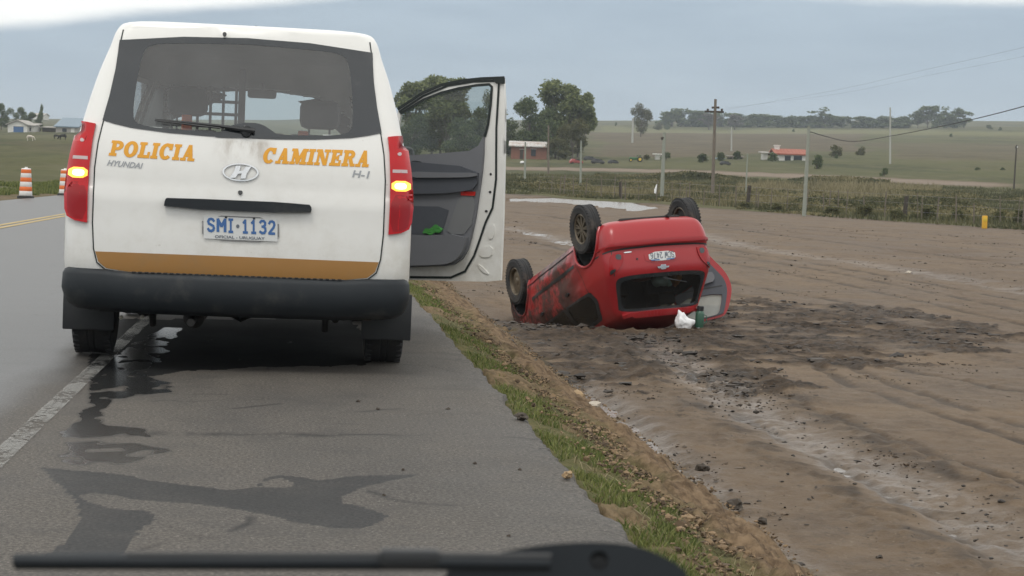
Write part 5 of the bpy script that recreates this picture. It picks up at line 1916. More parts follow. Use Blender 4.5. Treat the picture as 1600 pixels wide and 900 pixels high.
EO = rounded([(.0, .27), (.50, .27), (.60, .33), (.70, .50), (.80, .64), (.86, .78), (.875, .94), (.82, 1.10), (.74, 1.26), (.66, 1.335), (.02, 1.345)], 2)
EW = rounded([(.07, .99), (.72, .985), (.69, 1.10), (.63, 1.25), (.56, 1.295), (.07, 1.305)], 1)
ed = patch('rear_door', EO, [EW], eproj, M_RED, CAR, off=-.035, thick=.035, sp=.05)
patch('outer_skin', EO, [EW], eproj_o, M_RED, ed, off=.035, sp=.06)
EI = rounded([(.04, .34), (.46, .34), (.55, .40), (.63, .55), (.72, .68), (.79, .80), (.805, .93), (.77, 1.06), (.70, 1.24), (.66, 1.30), (.04, 1.325)], 2)
patch('trim_panel', EI, [EW], eproj, M_TRIM_DARK, ed, off=.001, thick=.02, sp=.05)
patch('armrest', rounded([(.10, .66), (.62, .66), (.66, .76), (.60, .84), (.10, .84)], 1), [], eproj, M_TRIM, ed, off=.022, thick=.05, sp=.05)
ribbon('trim_line', [(.06, .90), (.74, .89)], .02, eproj, M_BLACK, ed, off=.024)
patch('window_pane', grow(EW, .015), [], eproj, M_GLASS_SHEEN, ed, off=-.012, sp=.12)

# luggage seen through the car's rear window
def lump(name, c, r3, mat, seed, amp=.25, sub=3):
    bm = bmesh.new(); bmesh.ops.create_icosphere(bm, subdivisions=sub, radius=1)
    for v in bm.verts:
        k = 1 + amp * mnoise.fractal(v.co * 1.6 + Vector((seed, 0, 0)), 1.0, 2.0, 4)
        v.co = Vector((v.co.x * r3[0] * k, v.co.y * r3[1] * k, v.co.z * r3[2] * k))
    me = bpy.data.meshes.new(name); bm.to_mesh(me); bm.free()
    me.polygons.foreach_set('use_smooth', [True] * len(me.polygons))
    o = link_mesh(name, me, mat); o.location = c
    return o


def in_car(px, py, depth_in):
    o = _ci @ CAM_O; d = (_ci.to_3x3() @ pray(px, py)).normalized()
    h = CS.bvh.ray_cast(o, d)[0] or (o + d * 25)
    return CAR.matrix_world @ (h + d * depth_in)


o = lump('cloth_bag', in_car(1030, 437, .16), (.12, .10, .09), M_BLUEWHITE, 3.1); tag(o, 'pale grey-green bag behind the rear window of the red car', 'bag')
o = lump('orange_bag', in_car(1056, 433, .2), (.07, .09, .11), M_ORANGEBAG, 8.2); tag(o, 'orange-brown bag at the right behind the red car rear window', 'bag')
o = lump('red_bag', in_car(1000, 433, .25), (.14, .1, .06), M_FARCAR_R, 5.4); tag(o, 'dull red bundle at the left behind the red car rear window', 'bundle')
mb = MB(); mb.lathe([(0, 0), (.032, 0), (.036, .01), (.036, .16), (.028, .20), (.013, .23), (.013, .26), (0, .26)], n=16)
o = mb.build('plastic_bottle', M_BOTTLE); o.location = in_car(1047, 446, .12); o.rotation_euler = (R(10), R(-32), 0)
tag(o, 'clear plastic bottle tilted behind the red car rear window', 'bottle')

# thermos and white bag on the ground beside the car
tp = gp(1092, 513); tp.z -= .015
th = empty('thermos_flask', tp); th.rotation_euler = (0, R(2), 0)
tag(th, 'dark green thermos flask standing on the mud beside the overturned car', 'flask')
mb = MB(); mb.lathe([(0, 0), (.050, 0), (.055, .012), (.055, .20), (.050, .225), (.040, .235), (0, .235)], n=24); mb.build('flask_body', M_THERMOS, th)
mb = MB(); mb.lathe([(.040, .233), (.042, .24), (.042, .292), (.036, .300), (0, .300)], n=20); mb.build('cap', M_BLACK, th)
mb = MB(); mb.lathe([(.0555, .004), (.0562, .006), (.0562, .024), (.0555, .026)], n=24); mb.build('base_ring', M_CHROME, th)
mb = MB(); mb.tube([(.053, 0, .19), (.085, 0, .18), (.088, 0, .10), (.054, 0, .07)], .007, n=8); mb.build('flask_handle', M_THERMOS, th)
bp_ = gp(1068, 514)
bag = lump('plastic_bag', bp_ + Vector((-.02, 0, .10)), (.085, .07, .13), M_BAG, 1.7, .28, 4)
for v in bag.data.vertices:
    if v.co.z > .02:
        v.co.x = v.co.x * (1 - 3.6 * (v.co.z - .02)) - .2 * v.co.z; v.co.y *= 1 - 3.0 * (v.co.z - .02)
    elif v.co.x > 0:
        v.co.x *= 1.7
    v.co.z = max(v.co.z, -.105)
tag(bag, 'crumpled white plastic bag on the mud beside the overturned car', 'bag')

# ------------------------------------------------------------------ stones one can pick out
def stone(px, py, rpx, mat, label, z=None, name='stone', flat=.65, seed=0):
    p = gp(px, py) if z is None else onz(px, py, z)
    r = rpx * pixm(p)
    o = lump(name, p + Vector((0, 0, r * flat * .55)), (r * 1.1, r * .8, r * flat), mat, seed, .7, 2)
    o.data.polygons.foreach_set('use_smooth', [False] * len(o.data.polygons))
    o.rotation_euler = (0, 0, seed * 2.1)
    tag(o, label, 'stone')
    return o


stone(1153, 853, 14, M_STONE, 'white angular stone on the brown bank nearest the camera', -.30, seed=1)
stone(927, 636, 13, M_STONE, 'pale flat stone on the bank beside the smaller tan stone', -.38, seed=2, flat=.45)
stone(899, 625, 15, M_STONE_TAN, 'tan rounded stone on the bank below the overturned car', -.36, seed=3)
stone(815, 654, 11, M_CLOD, 'dark broken clod at the edge of the asphalt', 0.0, 'asphalt_clod', .5, 4)
stone(887, 745, 9, M_STONE_TAN, 'small tan stone lying on the asphalt near its edge', 0.0, seed=5)
stone(1147, 793, 13, M_CLOD, 'dark round clod beside the puddle at the foot of the bank', None, 'mud_clod', .7, 6)
stone(1190, 818, 8, M_CLOD, 'small dark clod on the mud just past the bank', None, 'mud_clod', .7, 7)
stone(1374, 874, 6, M_CLOD, 'lone dark lump on the smooth mud near the lower edge', None, 'mud_clod', .8, 8)
stone(904, 712, 9, M_STONE, 'small pale stone in the verge grass above the tan one', -.12, seed=9)
stone(1098, 735, 10, M_CLOD, 'dark lump at the foot of the bank above the narrow puddle', None, 'mud_clod', .7, 10)
stone(1420, 428, 5, M_STONE, 'pale green-grey stone out on the far mud', None, seed=11)
for k, (a, b_) in enumerate([(742, 725), (812, 735), (630, 735), (700, 640), (560, 628), (590, 640), (795, 838), (600, 775)]):
    stone(a, b_, 3.2, M_CLOD, ['dark pebble on the asphalt left of the tan stone', 'dark pebble on the asphalt beside the verge', 'dark pebble on the asphalt above the wet patch', 'pebble on the asphalt behind the van right tyre', 'dark crumb on the asphalt just behind the van', 'second dark crumb on the asphalt just behind the van', 'pebble on the asphalt nearest the wiper', 'pebble beside the tip of the wet patch'][k], 0.0, 'pebble', .7, 12 + k)

# ------------------------------------------------------------------ traffic drums
def drum(px, py, hpx, label):
    p = onz(px, py, 0.0); h = hpx * pixm(p); r = h * .22
    b = empty('traffic_drum', (p.x, p.y, .0)); tag(b, label, 'traffic drum', 'traffic drums at the far roadside')
    mb = MB(); mb.lathe([(0, -.03), (r * 1.25, -.03), (r * 1.25, .05), (r * 1.0, .07), (0, .07)], n=20); mb.build('base', M_BASE_BLACK, b)
    lv = [.07, .22, .36, .52, .66, .80, .93]
    for k in range(6):
        z0, z1 = lv[k] * h, lv[k + 1] * h
        r0 = r * (1 - .30 * lv[k]); r1 = r * (1 - .30 * lv[k + 1])
        mb = MB(); mb.lathe([(r0 * .97, z0), (r0, z0 + .012), (r1, z1 - .012), (r1 * .97, z1)], n=20)
        mb.build('band', M_BARREL_W if k % 2 == 0 else M_BARREL_O, b)
    r1 = r * .72
    mb = MB(); mb.lathe([(r1, .925 * h), (r1 * .9, .955 * h), (r1 * .3, .965 * h), (r1 * .3, 1.0 * h), (0, 1.0 * h)], n=16); mb.build('cap', M_BARREL_W, b)


drum(40, 309, 48, 'orange and white striped drum standing farther from the van')
drum(101, 305, 42, 'orange and white striped drum half hidden by the van tail lamp')

# ------------------------------------------------------------------ poles, fence, wires, marker
def pole(top, base, r_px, mat, label, name='utility_pole', arms=()):
    p = gp(*base); s = pixm(p); dp = depth_of(p)
    t = at(top[0], top[1], dp)
    o = empty(name, p); tag(o, label, 'pole', 'poles along the far fields')
    mb = MB(); mb.tube([(0, 0, -.3), (t.x - p.x, t.y - p.y, t.z - p.z)], [r_px * s * 1.15, r_px * s * .8], n=10); mb.build('shaft', mat, o)
    for (a, b_, r2, m2, nm) in arms:
        A = at(a[0], a[1], dp) - p; B = at(b_[0], b_[1], dp) - p
        mb = MB(); mb.tube([A, B], r2 * s, n=7); mb.build(nm, m2, o)
    return p, t


pA = pole((1118, 155), (1113, 312), 2.6, M_WOOD, 'tall brown wooden pole with a cross-arm behind the red car', arms=[((1101, 174), (1131, 175), 1.6, M_WOOD_DARK, 'cross_arm'), ((1106, 170), (1106, 175), 1.8, M_WOOD_DARK, 'insulator'), ((1128, 170), (1128, 175), 1.8, M_WOOD_DARK, 'insulator'), ((1112, 168), (1124, 168), 1.6, M_WOOD_DARK, 'insulator')])
pB = pole((1264, 198), (1256, 338), 2.9, M_CONCRETE, 'thick mossy concrete pole in front of the red-roofed house')
pC = pole((1038, 207), (1034, 311), 2.9, M_CONCRETE, 'mossy concrete pole with a small lamp just left of the wooden pole', arms=[((1033, 217), (1038, 215), 2.4, M_WOOD_DARK, 'lamp_head')])
pole((989, 185), (988, 223), 1.5, M_CONC_PALE, 'short white pole standing by the lone tree on the hillside')
pole((1143, 198), (1143, 236), 1.2, M_CONC_PALE, 'thin white pole above the green farm bushes')
pD = pole((1391, 168), (1391, 256), 1.4, M_CONC_PALE, 'thin tall pale pole alone in the pasture')
pole((908, 220), (907, 292), 1.6, M_CONCRETE, 'thin grey pole in front of the red scrap car')
pole((821, 222), (820, 284), 1.6, M_CONCRETE, 'thin grey pole in front of the brick house')
pole((857, 196), (857, 272), 1.5, M_WOOD, 'thin dark pole in front of the tall eucalyptus')
pole((1168, 240), (1165, 309), 1.1, M_CONCRETE, 'thin post rising above the thick brown fence post')
pG = pole((1588, 232), (1584, 296), 1.3, M_WOOD_DARK, 'dark slender post with a bird on top at the far edge of the field')
# bird on that post
bt_ = pG[1]; s = pixm(bt_)
bird = empty('bird', bt_); tag(bird, 'small black and white bird perched on the slender post', 'bird')
bm = bmesh.new(); bmesh.ops.create_uvsphere(bm, u_segments=12, v_segments=10, radius=1)
for v in bm.verts:
    z = v.co.z
    v.co = Vector((v.co.x * 1.5 * s - max(0, -z) * 1.2 * s, v.co.y * 1.4 * s, z * 3.0 * s + 2.6 * s)) + (Vector((.9 * s, 0, 0)) * max(0, z - .4))
me = bpy.data.meshes.new('bird_body'); bm.to_mesh(me); bm.free(); link_mesh('bird_body', me, M_COW_D, bird)
mb = MB(); mb.lathe([(0, -.9 * s), (1.0 * s, -.3 * s), (1.0 * s, .6 * s), (0, 1.2 * s)], c=(.9 * s, -1.0 * s, 2.4 * s), n=10); mb.build('bird_breast', M_BAG, bird)

# yellow kilometre marker
mp = gp(1538, 357); s = pixm(mp)
mk = empty('marker_post', mp); tag(mk, 'small bright yellow marker post at the far edge of the mud', 'marker post')
mb = MB(); mb.box((0, 0, 9.5 * s), (8 * s, 4 * s, 21 * s), bev=.8 * s); mb.build('post', M_YELLOW, mk)
mb = MB(); mb.box((0, -2.1 * s, 14 * s), (6 * s, .3 * s, 6 * s), bev=.1 * s); mb.build('plate', M_TRACTOR_Y, mk)


def cable(name, pts, r, label):
    pts = [Vector(p) for p in pts]
    c = cr([tuple(p) for p in pts], 8)
    mb = MB(); mb.tube([Vector(p) for p in c], r, n=6)
    o = mb.build(name, M_WIRE); tag(o, label, 'cable')
    return o


cable('power_cable', [at(1710, 132, 70), at(1600, 166, 78), at(1500, 191, 90), at(1400, 211, 104), at(1330, 221, 116), at(1262, 205, depth_of(pB[1]))], .02, 'dark sagging cable running from the concrete pole out past the pasture')
cable('power_cable', [at(1720, 45, 60), at(1600, 74, 66), at(1450, 108, 80), at(1300, 142, 98), at(1130, 172, depth_of(pA[1]))], .003, 'faint thin cable high across the sky to the wooden pole')
cable('power_cable', [at(1720, 62, 60), at(1600, 88, 66), at(1450, 118, 80), at(1300, 148, 98), at(1106, 172, depth_of(pA[1]))], .0022, 'second faint cable just below the high one')

# wire fence along the far side of the mud
fn = empty('wire_fence', FENCE_A); tag(fn, 'wire fence of thin posts along the far side of the mud', 'fence')
Dv = FENCE_B - FENCE_A; nrm = Vector((-Dv.y, Dv.x, 0)).normalized()
if nrm.y < 0:
    nrm = -nrm
tops = []
NP = 46
for k in range(NP):
    t = (k + random.uniform(-.25, .25)) / (NP - 1)
    p = FENCE_A + Dv * t + nrm * (3.0 + .5 * math.sin(k))
    p.z = gz(p.x, p.y)
    thick = k in (9, 21, 33)
    h = random.uniform(.85, 1.25)
    mb = MB(); rr_ = .10 if thick else random.uniform(.018, .032)
    lean = Vector((random.uniform(-.08, .08), random.uniform(-.08, .08), h))
    mb.tube([Vector((0, 0, -.2)), lean * .5, lean], [rr_ * 1.1, rr_, rr_ * .9], n=7)
    o = mb.build('post', M_WOOD_DARK if thick else (M_WOOD), fn); o.location = p - FENCE_A
    tops.append(p)
for hgt in (.35, .7, 1.05):
    mb = MB(); mb.tube([p + Vector((0, 0, hgt)) - FENCE_A for p in tops],   .005, n=4); mb.build('wire', M_WIRE_GREY, fn)
wp = gp(1024, 308); s = pixm(wp)
ws_ = empty('white_stake', wp); tag(ws_, 'short bright white painted stake beside the lamp pole', 'stake')
mb = MB(); mb.tube([(0, 0, -.1), (0, 0, 12 * s), (2 * s, 0, 20 * s)], [2.6 * s, 2.2 * s, 1.0 * s], n=8); mb.build('stake', M_BAG, ws_)

# ------------------------------------------------------------------ trees
def crown_mesh(name, lobes, n, leaf, mat, shell=.55, seed=0):
    """leaf clumps through the volume of the lobes (x, y, z, rx, ry, rz), unit tree height"""
    rg = np.random.default_rng(seed)
    L = np.array(lobes); vol = L[:, 3] * L[:, 4] * L[:, 5]
    k = rg.choice(len(L), n, p=vol ** .8 / (vol ** .8).sum())
    d = rg.standard_normal((n, 3)); d /= np.linalg.norm(d, axis=1)[:, None]
    r_ = shell + (1 - shell) * rg.random(n); r_ *= np.where(rg.random(n) < .25, rg.random(n), 1)
    r_ *= 1 + .28 * fbm(d[:, 0] * 2.5 + k * 7.7, d[:, 2] * 2.5 + d[:, 1] * 2 + seed, 3)
    P = L[k, :3] + d * r_[:, None] * L[k, 3:6]
    cl = fbm(P[:, 0] * 9 + seed, P[:, 2] * 9 + P[:, 1] * 7, 2)
    P = P[cl > -.5]; n = len(P)
    u = rg.standard_normal((n, 3)); u[:, 2] *= .6; u /= np.linalg.norm(u, axis=1)[:, None]
    v = np.cross(u, rg.standard_normal((n, 3))); v /= np.linalg.norm(v, axis=1)[:, None]
    sz = leaf * (0.6 + .8 * rg.random(n))[:, None]
    V = np.stack([P - u * sz, P + v * sz * .5, P + u * sz, P - v * sz * .5], 1).reshape(-1, 3)
    me = np_mesh(name, V, np.arange(4 * n).reshape(-1, 4), smooth=False)
    me.materials.append(mat)
    return me


def trunk_mesh(name, lobes, r, seed=0, lean=.03):
    rd = random.Random(seed); mb = MB()
    top = max(l[2] for l in lobes)
    sp = [Vector((0, 0, -.03))]
    for k in range(1, 6):
        sp.append(Vector((lean * k * rd.uniform(-.3, .5), lean * k * rd.uniform(-.3, .3), top * .85 * k / 5)))
    mb.tube(sp, [r, r * .85, r * .7, r * .5, r * .35, r * .15], n=8)
    for l in lobes:
        if rd.random() < .9:
            b = sp[min(4, max(1, int(l[2] * 3.4)))]
            e = Vector(l[:3]); mid = (b + e) / 2 + Vector((0, 0, -.03))
            mb.tube([b, mid, e], [r * .4, r * .28, r * .1], n=6)
    me_o = mb.build(name, M_BARK)
    me = me_o.data
    bpy.data.objects.remove(me_o)
    return me


def lobes_of(kind, seed):
    rd = random.Random(seed); L = []
    if kind == 'euc':
        for k in range(19):
            z = rd.uniform(.34, .92); w_ = .26 * (1 - abs(z - .6) * 1.1)
            L.append((rd.uniform(-1, 1) * w_, rd.uniform(-1, 1) * w_, z, rd.uniform(.09, .17), rd.uniform(.09, .17), rd.uniform(.07, .12)))
    elif kind == 'dense':
        for k in range(15):
            z = rd.uniform(.16, .84); w_ = .30 * math.sqrt(max(.05, 1 - ((z - .42) / .5) ** 2))
            L.append((rd.uniform(-1, 1) * w_, rd.uniform(-1, 1) * w_, z, rd.uniform(.12, .20), rd.uniform(.12, .2), rd.uniform(.10, .16)))
    elif kind == 'row':
        for k in range(12):
            z = rd.uniform(.08, .82); w_ = .42 * (1.12 - .7 * z)
            L.append((rd.uniform(-1, 1) * w_, rd.uniform(-1, 1) * w_, z, rd.uniform(.17, .27), rd.uniform(.17, .27), rd.uniform(.14, .2)))
    else:
        for k in range(9):
            z = rd.uniform(.15, .72); w_ = .45 * (1.05 - z)
            L.append((rd.uniform(-1, 1) * w_, rd.uniform(-1, 1) * w_, z, rd.uniform(.2, .32), rd.uniform(.2, .32), rd.uniform(.16, .28)))
    return L


PROTO = {}


def tree_proto(kind, mat, n, leaf, r, seeds, shell=.55):
    out = []
    for sd in seeds:
        L = lobes_of(kind, sd)
        out.append((crown_mesh('crown', L, n, leaf, mat, shell, sd), trunk_mesh('trunk', L, r, sd)))
    return out


PROTO['euc'] = tree_proto('euc', M_LEAF_EUC, 9000, .024, .020, (1, 2, 3))
PROTO['dense'] = tree_proto('dense', M_LEAF_DARK, 9000, .020, .022, (4, 5))
PROTO['olive'] = tree_proto('dense', M_LEAF_OLIVE, 7000, .021, .022, (6, 7))
PROTO['row'] = tree_proto('row', M_LEAF_DARK, 1500, .055, .02, (8, 9, 10, 11))
PROTO['rowe'] = tree_proto('euc', M_LEAF_DARK, 900, .05, .02, (12, 13))
PROTO['bush'] = tree_proto('bush', M_LEAF_DARK, 1500, .055, .03, (14, 15))
PROTO['gbush'] = tree_proto('bush', M_LEAF_GREEN, 1500, .055, .03, (16, 17))
PROTO['obush'] = tree_proto('bush', M_LEAF_OLIVE, 1500, .05, .03, (18, 19))
PROTO['bare'] = tree_proto('euc', M_TWIG, 2600, .035, .02, (20,), shell=.2)
_tc = {}


def tree(kind, px, by, ty, wpx, label, group=None, name='tree', depth=None, cat='tree'):
    if depth is None:
        p = gp(px, by)
    else:
        p = at(px, by, depth); p.z = gz(p.x, p.y)
    s = pixm(p)
    k = _tc.get(kind, 0); _tc[kind] = k + 1
    cm, tm = PROTO[kind][k % len(PROTO[kind])]
    h = (by - ty) * s
    if depth is not None:
        h = (at(px, ty, depth).z - p.z)
    nat = {'euc': .72, 'dense': .86, 'olive': .86, 'row': 1.12, 'rowe': .72, 'bush': 1.35, 'gbush': 1.35, 'obush': 1.35, 'bare': .72}[kind]
    h *= 1.04
    sx = (wpx * s) / (h * nat)
    o = empty(name, p, random.uniform(0, 6.28))
    o.scale = (sx * h, sx * h, h)
    tag(o, label, cat, group)
    link_mesh('trunk', tm, None, o)
    link_mesh('crown', cm, None, o)
    return o


G1 = 'trees round the farmyard'
tree('euc', 648, 250, 124, 78, 'loose grey-green eucalyptus showing over the top of the van door', G1, depth=300)
tree('euc', 700, 250, 122, 84, 'tall grey-green eucalyptus seen through the van door glass', G1, depth=292)
tree('euc', 674, 250, 130, 80, 'middle eucalyptus of the row behind the van door', G1, depth=308)
tree('dense', 688, 250, 168, 84, 'dense lower tree in the row behind the van door', G1, depth=296)
tree('dense', 640, 252, 178, 64, 'low dark tree at the van end of the row behind its door', G1, depth=290)
tree('dense', 722, 252, 182, 66, 'low dark round tree seen through the van door glass', G1, depth=262)
tree('dense', 752, 248, 140, 74, 'dense dark tree beside the free edge of the van door', G1, depth=300)
tree('dense', 826, 244, 149, 76, 'broad dark tree behind the brick house', G1, depth=292)
tree('euc', 880, 244, 128, 88, 'tallest eucalyptus with a feathery top behind the brick house', G1, depth=285)
tree('euc', 902, 246, 148, 62, 'slimmer eucalyptus at the right of the tallest one', G1, depth=290)
tree('dense', 868, 248, 168, 70, 'dark middle tree between the brick house and the scrap cars', G1, depth=282)
tree('olive', 894, 250, 184, 56, 'low olive-green round tree in front of the tall eucalyptus', G1, depth=272)
tree('olive', 872, 250, 212, 40, 'small olive bush at the foot of the eucalyptus', G1, depth=268)
tree('dense', 846, 248, 172, 62, 'dark tree filling the gap behind the brick house roof', G1, depth=296)
tree('dense', 795, 246, 190, 44, 'dark bush behind the left end of the brick house', G1, depth=300)
tree('olive', 1001, 214, 161, 34, 'lone tree on the open hillside beside a short white pole')
tree('obush', 1028, 203, 188, 24, 'low shrub right of the lone hillside tree', None, 'shrub', cat='shrub')
tree('row', 1043, 203, 190, 9, 'small dark shrub at the left end of the ridge row', None, 'shrub', cat='shrub')
ordn = ['first', 'second', 'third', 'fourth', 'fifth', 'sixth', 'seventh', 'eighth', 'ninth', 'tenth', 'eleventh', 'twelfth', 'thirteenth', 'fourteenth', 'fifteenth', 'sixteenth', 'seventeenth', 'eighteenth', 'nineteenth', 'twentieth']
xs_ = [1050, 1064, 1079, 1093, 1108, 1124, 1140, 1156, 1171, 1186, 1201, 1216, 1230, 1244, 1257, 1271, 1285, 1300, 1315, 1331]
tops_ = [172, 170, 171, 174, 174, 176, 177, 178, 178, 179, 180, 181, 181, 181, 182, 180, 168, 180, 181, 182]
for k, (x, ty) in enumerate(zip(xs_, tops_)):
    tree('row' if x != 1285 else 'rowe', x, 198 + .006 * (x - 1050), ty + random.uniform(-1.5, 1.5), 48, ordn[k] + ' tree from the left in the dark row along the ridge', 'dark row of trees along the ridge')
xs2 = [1348, 1364, 1379, 1394, 1408, 1420, 1434, 1449, 1464, 1479, 1494, 1506]
tp2 = [182, 182, 181, 184, 184, 181, 172, 166, 165, 168, 169, 174]
for k, (x, ty) in enumerate(zip(xs2, tp2)):
    tree('row' if x < 1428 else ('rowe' if k % 2 else 'row'), x, 200, ty, 46 if x < 1428 else 36, ordn[k] + ' tree from the left in the right-hand stretch of the ridge row', 'trees on the right of the ridge')
tree('bare', 1108, 203, 178, 40, 'broad leafless grey tree in front of the ridge row')
tree('bare', 1148, 203, 180, 36, 'second leafless grey tree in front of the ridge row')
# farm bushes and field shrubs
for kd, x, by, ty, wp_, lb in [('gbush', 1098, 254, 238, 30, 'green bush left of the wooden pole by the farm'), ('gbush', 1126, 252, 236, 20, 'green bush just right of the wooden pole by the farm'), ('gbush', 1152, 250, 234, 24, 'green bush beside the farm shelter'),
                               ('bush', 1207, 252, 237, 26, 'dark bush at the left end of the red-roofed house'), ('bush', 1276, 264, 239, 28, 'large dark bush right of the red-roofed house'), ('obush', 1306, 246, 224, 30, 'olive shrub on the slope above the red-roofed house'),
                               ('bush', 1307, 248, 240, 9, 'tiny dark shrub under the olive one on the slope'), ('bush', 1382, 276, 260, 17, 'dark round shrub at the end of the farm track'), ('bush', 1486, 214, 208, 9, 'tiny dark shrub alone on the upper pasture'),
                               ('bush', 1545, 202, 194, 14, 'dark shrub right of the ridge trees'), ('bush', 1563, 204, 198, 9, 'small shrub beside the dark one past the ridge trees'), ('bush', 1528, 266, 261, 15, 'flat dark shrub in the right-hand pasture'),
                               ('bush', 1566, 266, 261, 12, 'smaller flat dark shrub in the right-hand pasture'), ('bush', 962, 197, 190, 6, 'tiny dark shrub left of the lone hillside tree'), ('bush', 1240, 206, 201, 7, 'tiny shrub on the skyline pasture below the ridge row'),
                               ('obush', 1345, 243, 226, 26, 'olive shrub right of the one above the red-roofed house'), ('bush', 1041, 250, 236, 22, 'dark bush behind the lamp pole'), ('obush', 1010, 250, 240, 20, 'low shrub behind the small green tractor'),
                               ('gbush', 768, 258, 246, 20, 'low bush by the van door edge')]:
    tree(kd, x, by, ty, wp_, lb, 'shrubs in the far fields', 'shrub', cat='shrub')
for k, (x, by, ty, wp_) in enumerate([(1165, 326, 312, 26), (1215, 330, 315, 34), (1300, 336, 318, 40), (1352, 338, 316, 46), (1400, 342, 322, 38), (1448, 343, 318, 50), (1497, 346, 320, 44), (1520, 334, 312, 40), (1560, 348, 322, 40), (1598, 350, 318, 52), (1330, 322, 308, 36), (1470, 322, 304, 40)]):
    tree('obush', x, by, ty, wp_, ordn[k] + ' loose olive shrub in the rough ground behind the fence, counting from the poles', 'shrubs behind the fence', 'shrub', cat='shrub')
# left of the road
for kd, x, by, ty, wp_, lb in [('dense', 2, 206, 160, 32, 'big dark tree cut by the left edge of the picture'), ('dense', 33, 203, 167, 30, 'rounded tree behind the white shed'), ('row', 63, 195, 161, 13, 'pointed dark tree on the left skyline'),
                               ('obush', 58, 208, 194, 22, 'shrub between the white shed and the blue-roofed barn'), ('dense', 48, 202, 174, 24, 'small round tree right of the white shed')]:
    tree(kd, x, by, ty, wp_, lb, 'trees left of the road', depth=430 if kd != 'obush' else 380)

# ------------------------------------------------------------------ rough grass and scrub beyond the fence
def strip_points(n, poly_px, power=1.0):
    """random places on the land inside a polygon drawn on the photograph"""
    xs = [p[0] for p in poly_px]; ys = [p[1] for p in poly_px]
    wp = [tuple(gp(*p)[:2]) for p in dens(poly_px, 60)]
    X0 = [p[0] for p in wp]; Y0 = [p[1] for p in wp]
    out = []
    while sum(len(o_) for o_ in out) < n:
        X = RNG.uniform(min(X0), max(X0), 20000); Y = RNG.uniform(min(Y0), max(Y0), 20000)
        k = inpoly_np(X, Y, wp)
        out.append(np.stack([X[k], Y[k]], -1))
    return np.concatenate(out)[:n]


def cover(name, n, poly, hmin, hmax, wd_, mat, label, cat, thr=-.2, sc=4.0, lean=.5):
    Q = strip_points(n, poly)
    k = fbm(Q[:, 0] / sc + 4, Q[:, 1] / (sc * 2), 3) > thr
    Q = Q[k]
    P = np.stack([Q[:, 0], Q[:, 1], base_h(Q[:, 0], Q[:, 1]) - .03], -1)
    H = RNG.uniform(hmin, hmax, len(P)) * (1 + .5 * fbm(Q[:, 0] / 2.5, Q[:, 1] / 2.5, 2))
    stuff(blades(name, P, H, np.full(len(P), wd_) * RNG.uniform(.6, 1.4, len(P)), mat, lean), label, cat)


def clumps(name, n, poly, hmin, hmax, size, mat, label, cat, thr=-.2, sc=4.0):
    """weedy growth: small leaf clumps heaped up in uneven mounds"""
    Q = strip_points(n, poly)
    f = fbm(Q[:, 0] / sc + 4, Q[:, 1] / (sc * 2), 4)
    k = f > thr
    Q = Q[k]; f = f[k]; m = len(Q)
    away = np.abs((FENCE_B.x - FENCE_A.x) * (Q[:, 1] - FENCE_A.y) - (FENCE_B.y - FENCE_A.y) * (Q[:, 0] - FENCE_A.x)) / math.hypot(FENCE_B.x - FENCE_A.x, FENCE_B.y - FENCE_A.y)
    H = (hmin + (hmax - hmin) * np.clip((f - thr) / 1.0, 0, 1)) * RNG.random(m) ** .7 * (.2 + .8 * sst(away, 1, 12))
    P = np.stack([Q[:, 0], Q[:, 1], base_h(Q[:, 0], Q[:, 1]) + H], -1)
    u = RNG.standard_normal((m, 3)); u[:, 2] = np.abs(u[:, 2]) * 1.3; u /= np.linalg.norm(u, axis=1)[:, None]
    v = np.cross(u, RNG.standard_normal((m, 3))); v /= np.linalg.norm(v, axis=1)[:, None]
    sz = size * RNG.uniform(.5, 1.4, m)[:, None]
    V = np.stack([P - u * sz, P + v * sz * .4, P + u * sz, P - v * sz * .4], 1).reshape(-1, 3)
    me = np_mesh(name, V, np.arange(4 * m).reshape(-1, 4), smooth=False)
    me.materials.append(mat)
    stuff(link_mesh(name, me), label, cat)


cover('tall_grass', 70000, [(740, 300), (900, 308), (1100, 320), (1300, 340), (1640, 362), (1640, 300), (1300, 284), (1000, 276), (740, 272)], .08, .34, .05, M_GRASS_TALL, 'rank olive grass beyond the wire fence', 'grass', thr=-.4)
clumps('weeds', 60000, [(740, 300), (900, 308), (1100, 320), (1300, 340), (1300, 300), (1000, 284), (740, 282)], .05, .5, .09, M_SCRUB, 'low drab weeds in front of the farm track', 'weeds', thr=-.3, sc=5)
cover('dry_grass', 20000, [(1150, 308), (1300, 314), (1470, 314), (1470, 296), (1300, 290), (1150, 292)], .35, .75, .045, M_GRASS_DRY, 'pale dry grass stems standing beyond the fence', 'grass', thr=.0)
cover('fence_grass', 5000, [(930, 308), (1100, 320), (1260, 338), (1260, 322), (1100, 305), (930, 298)], .3, .75, .022, M_GRASS_DRY, 'thin pale grass stems along the wire fence', 'grass', thr=.05, sc=3)
clumps('scrub', 75000, [(1150, 326), (1300, 342), (1640, 362), (1640, 305), (1450, 306), (1300, 312), (1150, 316)], .0, 1.0, .085, M_SCRUB, 'dense drab scrub along the right-hand end of the fence', 'scrub', thr=-.1, sc=11)
clumps('bank_scrub', 16000, [(930, 276), (1100, 281), (1390, 290), (1390, 283), (1100, 276), (930, 272)], .0, .6, .16, M_SCRUB, 'dark weedy growth below the farm track', 'scrub', thr=-.1, sc=8)
cover('roadside_grass', 22000, [(-60, 312), (125, 304), (125, 285), (-60, 290)], .06, .2, .04, M_GRASS, 'green grass beyond the left edge of the road', 'grass', thr=-.2, sc=4)

